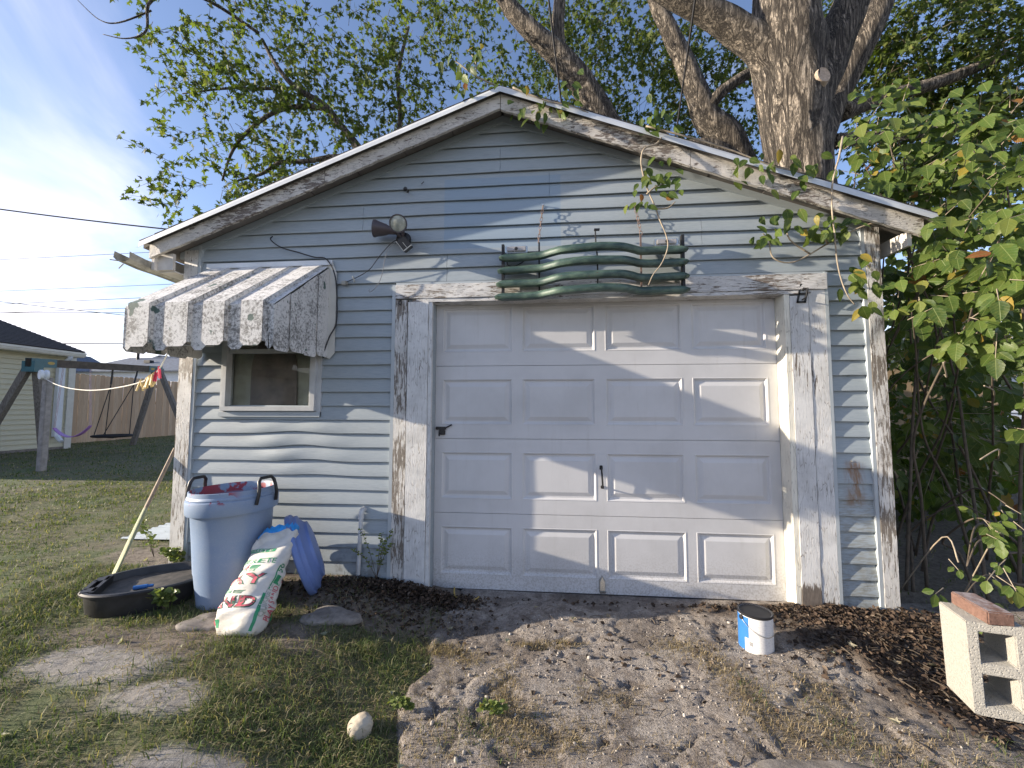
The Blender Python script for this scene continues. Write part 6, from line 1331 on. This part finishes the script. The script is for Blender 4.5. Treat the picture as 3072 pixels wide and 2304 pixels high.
def scatter(x0, x1, y0, y1, n, seed, keep):
    r = np.random.default_rng(seed); X = r.uniform(x0, x1, n); Y = r.uniform(y0, y1, n); k = r.uniform(size=n) < keep(X, Y); return X[k], Y[k]
def not_house(X, Y): return ~((X > -1.99) & (X < 3.06) & (Y > -.03) & (Y < 5.4)) & ~(np.hypot(X-TC.x, Y-TC.y) < .19) & ~(((X+1.70)/.29)**2+((Y+.47)/.25)**2 < 1)
def lawnk(X, Y):
    k = (1-.85*dirtm(X, Y))*(1-.93*concm(X, Y))*(1-drivem(X, Y)*(X > .05))*np.clip(.60+1.1*fbm(X*2.6, Y*2.6, 3), .1, 1)*not_house(X, Y); return np.where(X > .35, k*.25, k)
Vs = []; Ts = []; off = 0
def addb(X, Y, h, w, seed, lean):
    global off
    Z = soilz(X, Y); Z = np.where((X > .1) & (Y < .2), np.maximum(Z, drivez(X, Y)), Z); V, T_ = blades(np.stack([X, Y, Z-.004], 1), h, w, seed, lean); Vs.append(V); Ts.append(T_+off); off += len(V)
rg = np.random.default_rng(9)
X, Y = scatter(-2.6, .45, -2.0, .0, 95000, 11, lawnk); addb(X, Y, rg.uniform(.02, .075, len(X))*(1+.6*fbm(X*1.7, Y*1.7, 2)), rg.uniform(.0010, .0024, len(X)), 1, 1.1)
X, Y = scatter(-2.6, .3, -2.0, -.5, 5000, 12, lambda X, Y: lawnk(X, Y)*sstep(.0, .3, fbm(X*2+4, Y*2, 2))); addb(X, Y, rg.uniform(.06, .13, len(X)), rg.uniform(.0008, .0018, len(X)), 2, .9)
X, Y = scatter(-6, -1.4, -1.0, 4.0, 60000, 13, lawnk); addb(X, Y, rg.uniform(.02, .055, len(X)), rg.uniform(.0018, .0035, len(X)), 3, .6)
X, Y = scatter(-13, -4, 0, 13, 60000, 14, lambda X, Y: lawnk(X, Y)*.9); addb(X, Y, rg.uniform(.025, .06, len(X)), rg.uniform(.004, .009, len(X)), 4, .5)
X, Y = scatter(3.1, 8, -1.0, 6, 9000, 15, lambda X, Y: .5+0*X); addb(X, Y, rg.uniform(.03, .09, len(X)), rg.uniform(.002, .004, len(X)), 5, .8)
# tufts in and beside the drive
def tuft(cx, cy, rx, ry, n, seed, hh):
    r = np.random.default_rng(seed); X = cx+r.normal(size=n)*rx; Y = cy+r.normal(size=n)*ry; addb(X, Y, r.uniform(*hh, n), r.uniform(.0008, .0018, n), seed, .8)
for i, a in enumerate(((-.10, -.76, .03, .03, 260, (.04, .10)), (.02, -.64, .10, .05, 260, (.02, .05)), (-.72, -.88, .10, .05, 420, (.04, .11)), (-.60, -.95, .16, .06, 500, (.03, .09)), (.55, -1.18, .10, .06, 260, (.02, .05)), (2.0, -1.05, .05, .10, 120, (.02, .06)), (1.75, -.85, .03, .06, 70, (.02, .05)), (2.75, -1.15, .15, .08, 500, (.03, .08)), (2.45, -1.25, .2, .05, 400, (.02, .06)))): tuft(*a[:5], 100+i, a[5])
grass = tag(link('grass', npmesh('grass', np.concatenate(Vs), np.concatenate(Ts), M['grass']), (0, 0, 0)), 'short worn lawn grass with bare dirt patches', 'grass', kind='stuff')
Vs = []; Ts = []; off = 0
for i, a in enumerate(((.26, -.66, .07, .035, 900), (.42, -.72, .06, .03, 260), (.75, -.57, .05, .02, 350), (.92, -.55, .05, .02, 300), (.62, -.95, .04, .12, 800), (.70, -1.12, .06, .08, 700), (.85, -1.18, .12, .06, 900), (1.55, -.52, .08, .06, 600), (1.68, -.70, .05, .10, 600), (1.72, -.95, .06, .12, 800), (1.88, -1.05, .10, .07, 900), (2.05, -.85, .08, .1, 600), (2.2, -1.12, .15, .06, 700), (1.1, -.95, .10, .05, 400), (.4, -1.25, .1, .08, 400), (-.3, -1.05, .35, .14, 1500), (-.1, -1.3, .22, .12, 900), (1.35, -1.2, .2, .05, 200))): tuft(*a, 200+i, (.012, .045))
X, Y = scatter(-2.6, .4, -2.0, -.1, 9000, 16, lambda X, Y: not_house(X, Y)*(.25+.6*dirtm(X, Y))); addb(X, Y, rg.uniform(.02, .06, len(X)), rg.uniform(.0007, .0016, len(X)), 6, 2.2)
tag(link('straw', npmesh('straw', np.concatenate(Vs), np.concatenate(Ts), M['straw']), (0, 0, 0)), 'dry straw coloured grass in the drive cracks', 'straw', kind='stuff')
# dead leaf litter: curled small leaves
DV = OV*np.array([1, 1, 2.6]); 
def litter(name, spots, seed, mat, size, label, lift=.012):
    r = np.random.default_rng(seed); PP = []
    for (cx, cy, rx, ry, n, hz) in spots:
        X = cx+r.normal(size=n)*rx; Y = cy+r.normal(size=n)*ry; k = not_house(X, Y) & (Y < -.03); X, Y = X[k], Y[k]; Z = np.maximum(soilz(X, Y), np.where(X > .02, drivez(X, Y), -9)); e = np.exp(-((X-cx)/rx)**2/2-((Y-cy)/ry)**2/2); PP.append(np.stack([X, Y, Z+lift*.4+hz*e*r.uniform(.2, 1, len(X))], 1))
    P = np.concatenate(PP); n = len(P); tip = nrm(r.normal(size=(n, 3))*np.array([1, 1, .35])); nor = nrm(np.array([0, 0, 1.])+r.normal(size=(n, 3))*.5); V, T_ = leaves_np(P-tip*.02, tip, nor, r.uniform(*size, n), DV, OT)
    return tag(link(name, npmesh(name, V, T_, M[mat]), (0, 0, 0)), label, 'litter', kind='stuff')
litter('leaf_litter', [(-.10, -.10, .17, .06, 1100, .07), (.10, -.12, .14, .06, 800, .05), (-.45, -.16, .25, .08, 500, .02), (-.2, -.35, .3, .12, 500, .0), (2.55, -.16, .22, .10, 1100, .01), (2.75, -.35, .2, .14, 1100, .01), (2.45, -.45, .15, .10, 350, .0), (2.2, -.08, .3, .04, 300, .0), (1.2, -.02, .5, .03, 160, .0), (2.62, -.75, .10, .16, 400, .0), (3.1, -.2, .25, .3, 700, .02), (-1.2, -.2, .01, .01, 2, .0), (1.5, -.6, .7, .3, 220, .0)], 31, 'deadleaf', (.013, .034), 'dry brown leaf litter heaped at the door trim and right corner')
sticks = MB(); r = random.Random(4)
for i in range(420):
    x, y = (r.gauss(2.6, .22), r.gauss(-.38, .22)) if i < 260 else ((r.gauss(-.1, .3), r.gauss(-.18, .1)) if i < 320 else (r.uniform(.3, 2.6), r.uniform(-1.4, -.1)))
    if y > -.04: continue
    z = surf(x, y)+.008; a = r.uniform(0, math.pi); L = r.uniform(.02, .09); d = Vector((math.cos(a)*L, math.sin(a)*L, r.uniform(-.004, .012))); sticks.tube([Vector((x, y, z))-d*.5, Vector((x, y, z))+Vector((0, 0, .004)), Vector((x, y, z))+d*.5], r.uniform(.001, .0028), 4)
tag(sticks.build('twig_litter', M['twig']), 'small broken twigs and bark chips on the ground', 'litter', kind='stuff')
# gravel and crumbs on the drive
bm = bmesh.new(); bmesh.ops.create_icosphere(bm, subdivisions=1, radius=1); PVv = np.array([v.co[:] for v in bm.verts]); PT = np.array([[v.index for v in f.verts] for f in bm.faces]); bm.free()
r = np.random.default_rng(41); n = 15000; X = r.uniform(.2, 3.1, n); Y = r.uniform(-1.7, -.12, n); k = (drivem(X, Y) > .5) & (r.uniform(size=n) < np.clip(.4+1.2*fbm(X*3, Y*3, 3), .05, 1)) & (mulchm(X, Y) < .4); X, Y = X[k], Y[k]; n = len(X); Z = drivez(X, Y); sz = .0012+.0045*r.uniform(size=n)**4; sz = np.where(r.uniform(size=n) < .008, .010, sz)
sc3 = r.uniform(.6, 1.2, (n, 1, 3)); wob = r.uniform(.75, 1.2, (n, len(PVv), 1)); V = (np.stack([X, Y, Z+sz*.3], 1)[:, None, :]+PVv[None]*wob*sc3*sz[:, None, None]).reshape(-1, 3); T_ = (PT[None]+(np.arange(n)*len(PVv))[:, None, None]).reshape(-1, 3)
t = NT('gravel stone'); rr2 = t.rand(); t.col(t.mix(rr2, (.18, .155, .13), (.48, .44, .39))).rough(.9); M['gravel'] = t.m
tag(link('gravel', npmesh('gravel', V, T_, M['gravel']), (0, 0, 0)), 'loose gravel and crumbs on the broken drive', 'gravel', kind='stuff')
# larger curled pale leaves lying about
pl_spots = [(-1.9, -.2), (-2.3, .1), (-2.6, .6), (-3.1, .2), (-3.4, 1.0), (-2.9, 1.5), (-4.2, 1.4), (-4.8, 2.3), (-3.8, 2.6), (-1.35, -.9), (-1.0, -.92), (-.86, -.98), (-.55, -1.02), (-.9, -1.35), (-.42, -1.15), (-.28, -1.32), (-.36, -.72), (-1.55, -1.25), (-1.2, -1.45), (.12, -1.0), (.3, -1.38), (.42, -1.42), (1.3, -1.4), (1.5, -1.42), (2.24, -1.0), (2.3, -.55), (2.42, -.50), (2.38, -.42), (2.6, -.55), (2.8, -.5), (.75, -.18), (.98, -.3), (1.2, -.25), (.26, -.45), (.6, -.55), (2.12, -.78), (2.15, -.25), (.2, -.78), (1.0, -.85), (1.35, -.62)]
for j, (x, y) in enumerate(pl_spots):
    r2 = np.random.default_rng(300+j); z = surf(x, y)+.012; o = link('fallen_leaf', bpy.data.meshes.get('curled_leaf') or mesh('curled_leaf', [tuple(v) for v in (LV*np.array([1, 1, 4.5])+np.stack([0*LV[:, 0], 0*LV[:, 0], .25*LV[:, 0]**2], 1))], [tuple(f) for f in LT], M['paleleaf'], True), (x, y, z)); orient(o, nrm(np.append(r2.normal(size=2), .1)), nrm(np.array([0, -.1, 1])+r2.normal(size=3)*.25), r2.uniform(.022, .045)); tag(o, ('pale curled leaf lying on the lawn beside the garage corner and corrugated sheet' if x < -1.8 else 'pale curled leaf lying in the worn grass in front of the sand bag' if x < .12 else 'pale curled leaf lying in the dark leaf litter behind the concrete block' if x > 2.1 and y > -.8 else 'pale curled leaf lying on the bare drive before the white door'), 'leaf', 'fallen pale leaves')

# ---------------------------------------------------------------- unseen house left of the viewer, added so its long shadow crosses the near lawn
MH = root('shadow_house', (-13, -8, 0), 'unseen single storey white house added left of the yard for its shadow', 'house')
q = MB(); q.box((-17, -13, -.1), (-8.2, -3.70, 2.35)); hw = q.build('wall', M['farwhite'], MH)
for i in range(13):
    z = .2+i*.155; q = MB(); q.add([(-8.2, -13, z), (-8.2, -3.70, z), (-8.165, -3.70, z), (-8.165, -13, z), (-8.195, -13, z+.155), (-8.195, -3.70, z+.155)], [(0, 1, 2, 3), (3, 2, 5, 4)]); q.build('siding_board', M['farwhite'], hw)
q = MB(); q.prism([(-17.4, -13.4, 2.3), (-7.8, -13.4, 2.3), (-12.6, -13.4, 3.75)], (0, 9.92, 0)); q.build('roof', M['shingle'], MH)
for y in (-11.2, -8.4, -5.2):
    q = MB(); q.box((-8.19, y, 1.0), (-8.13, y+1.1, 2.15)); wf = q.build('window', M['trimw'], MH); q = MB(); q.box((-8.135, y+.08, 1.08), (-8.122, y+1.02, 2.07)); q.build('pane', M['black'], wf)
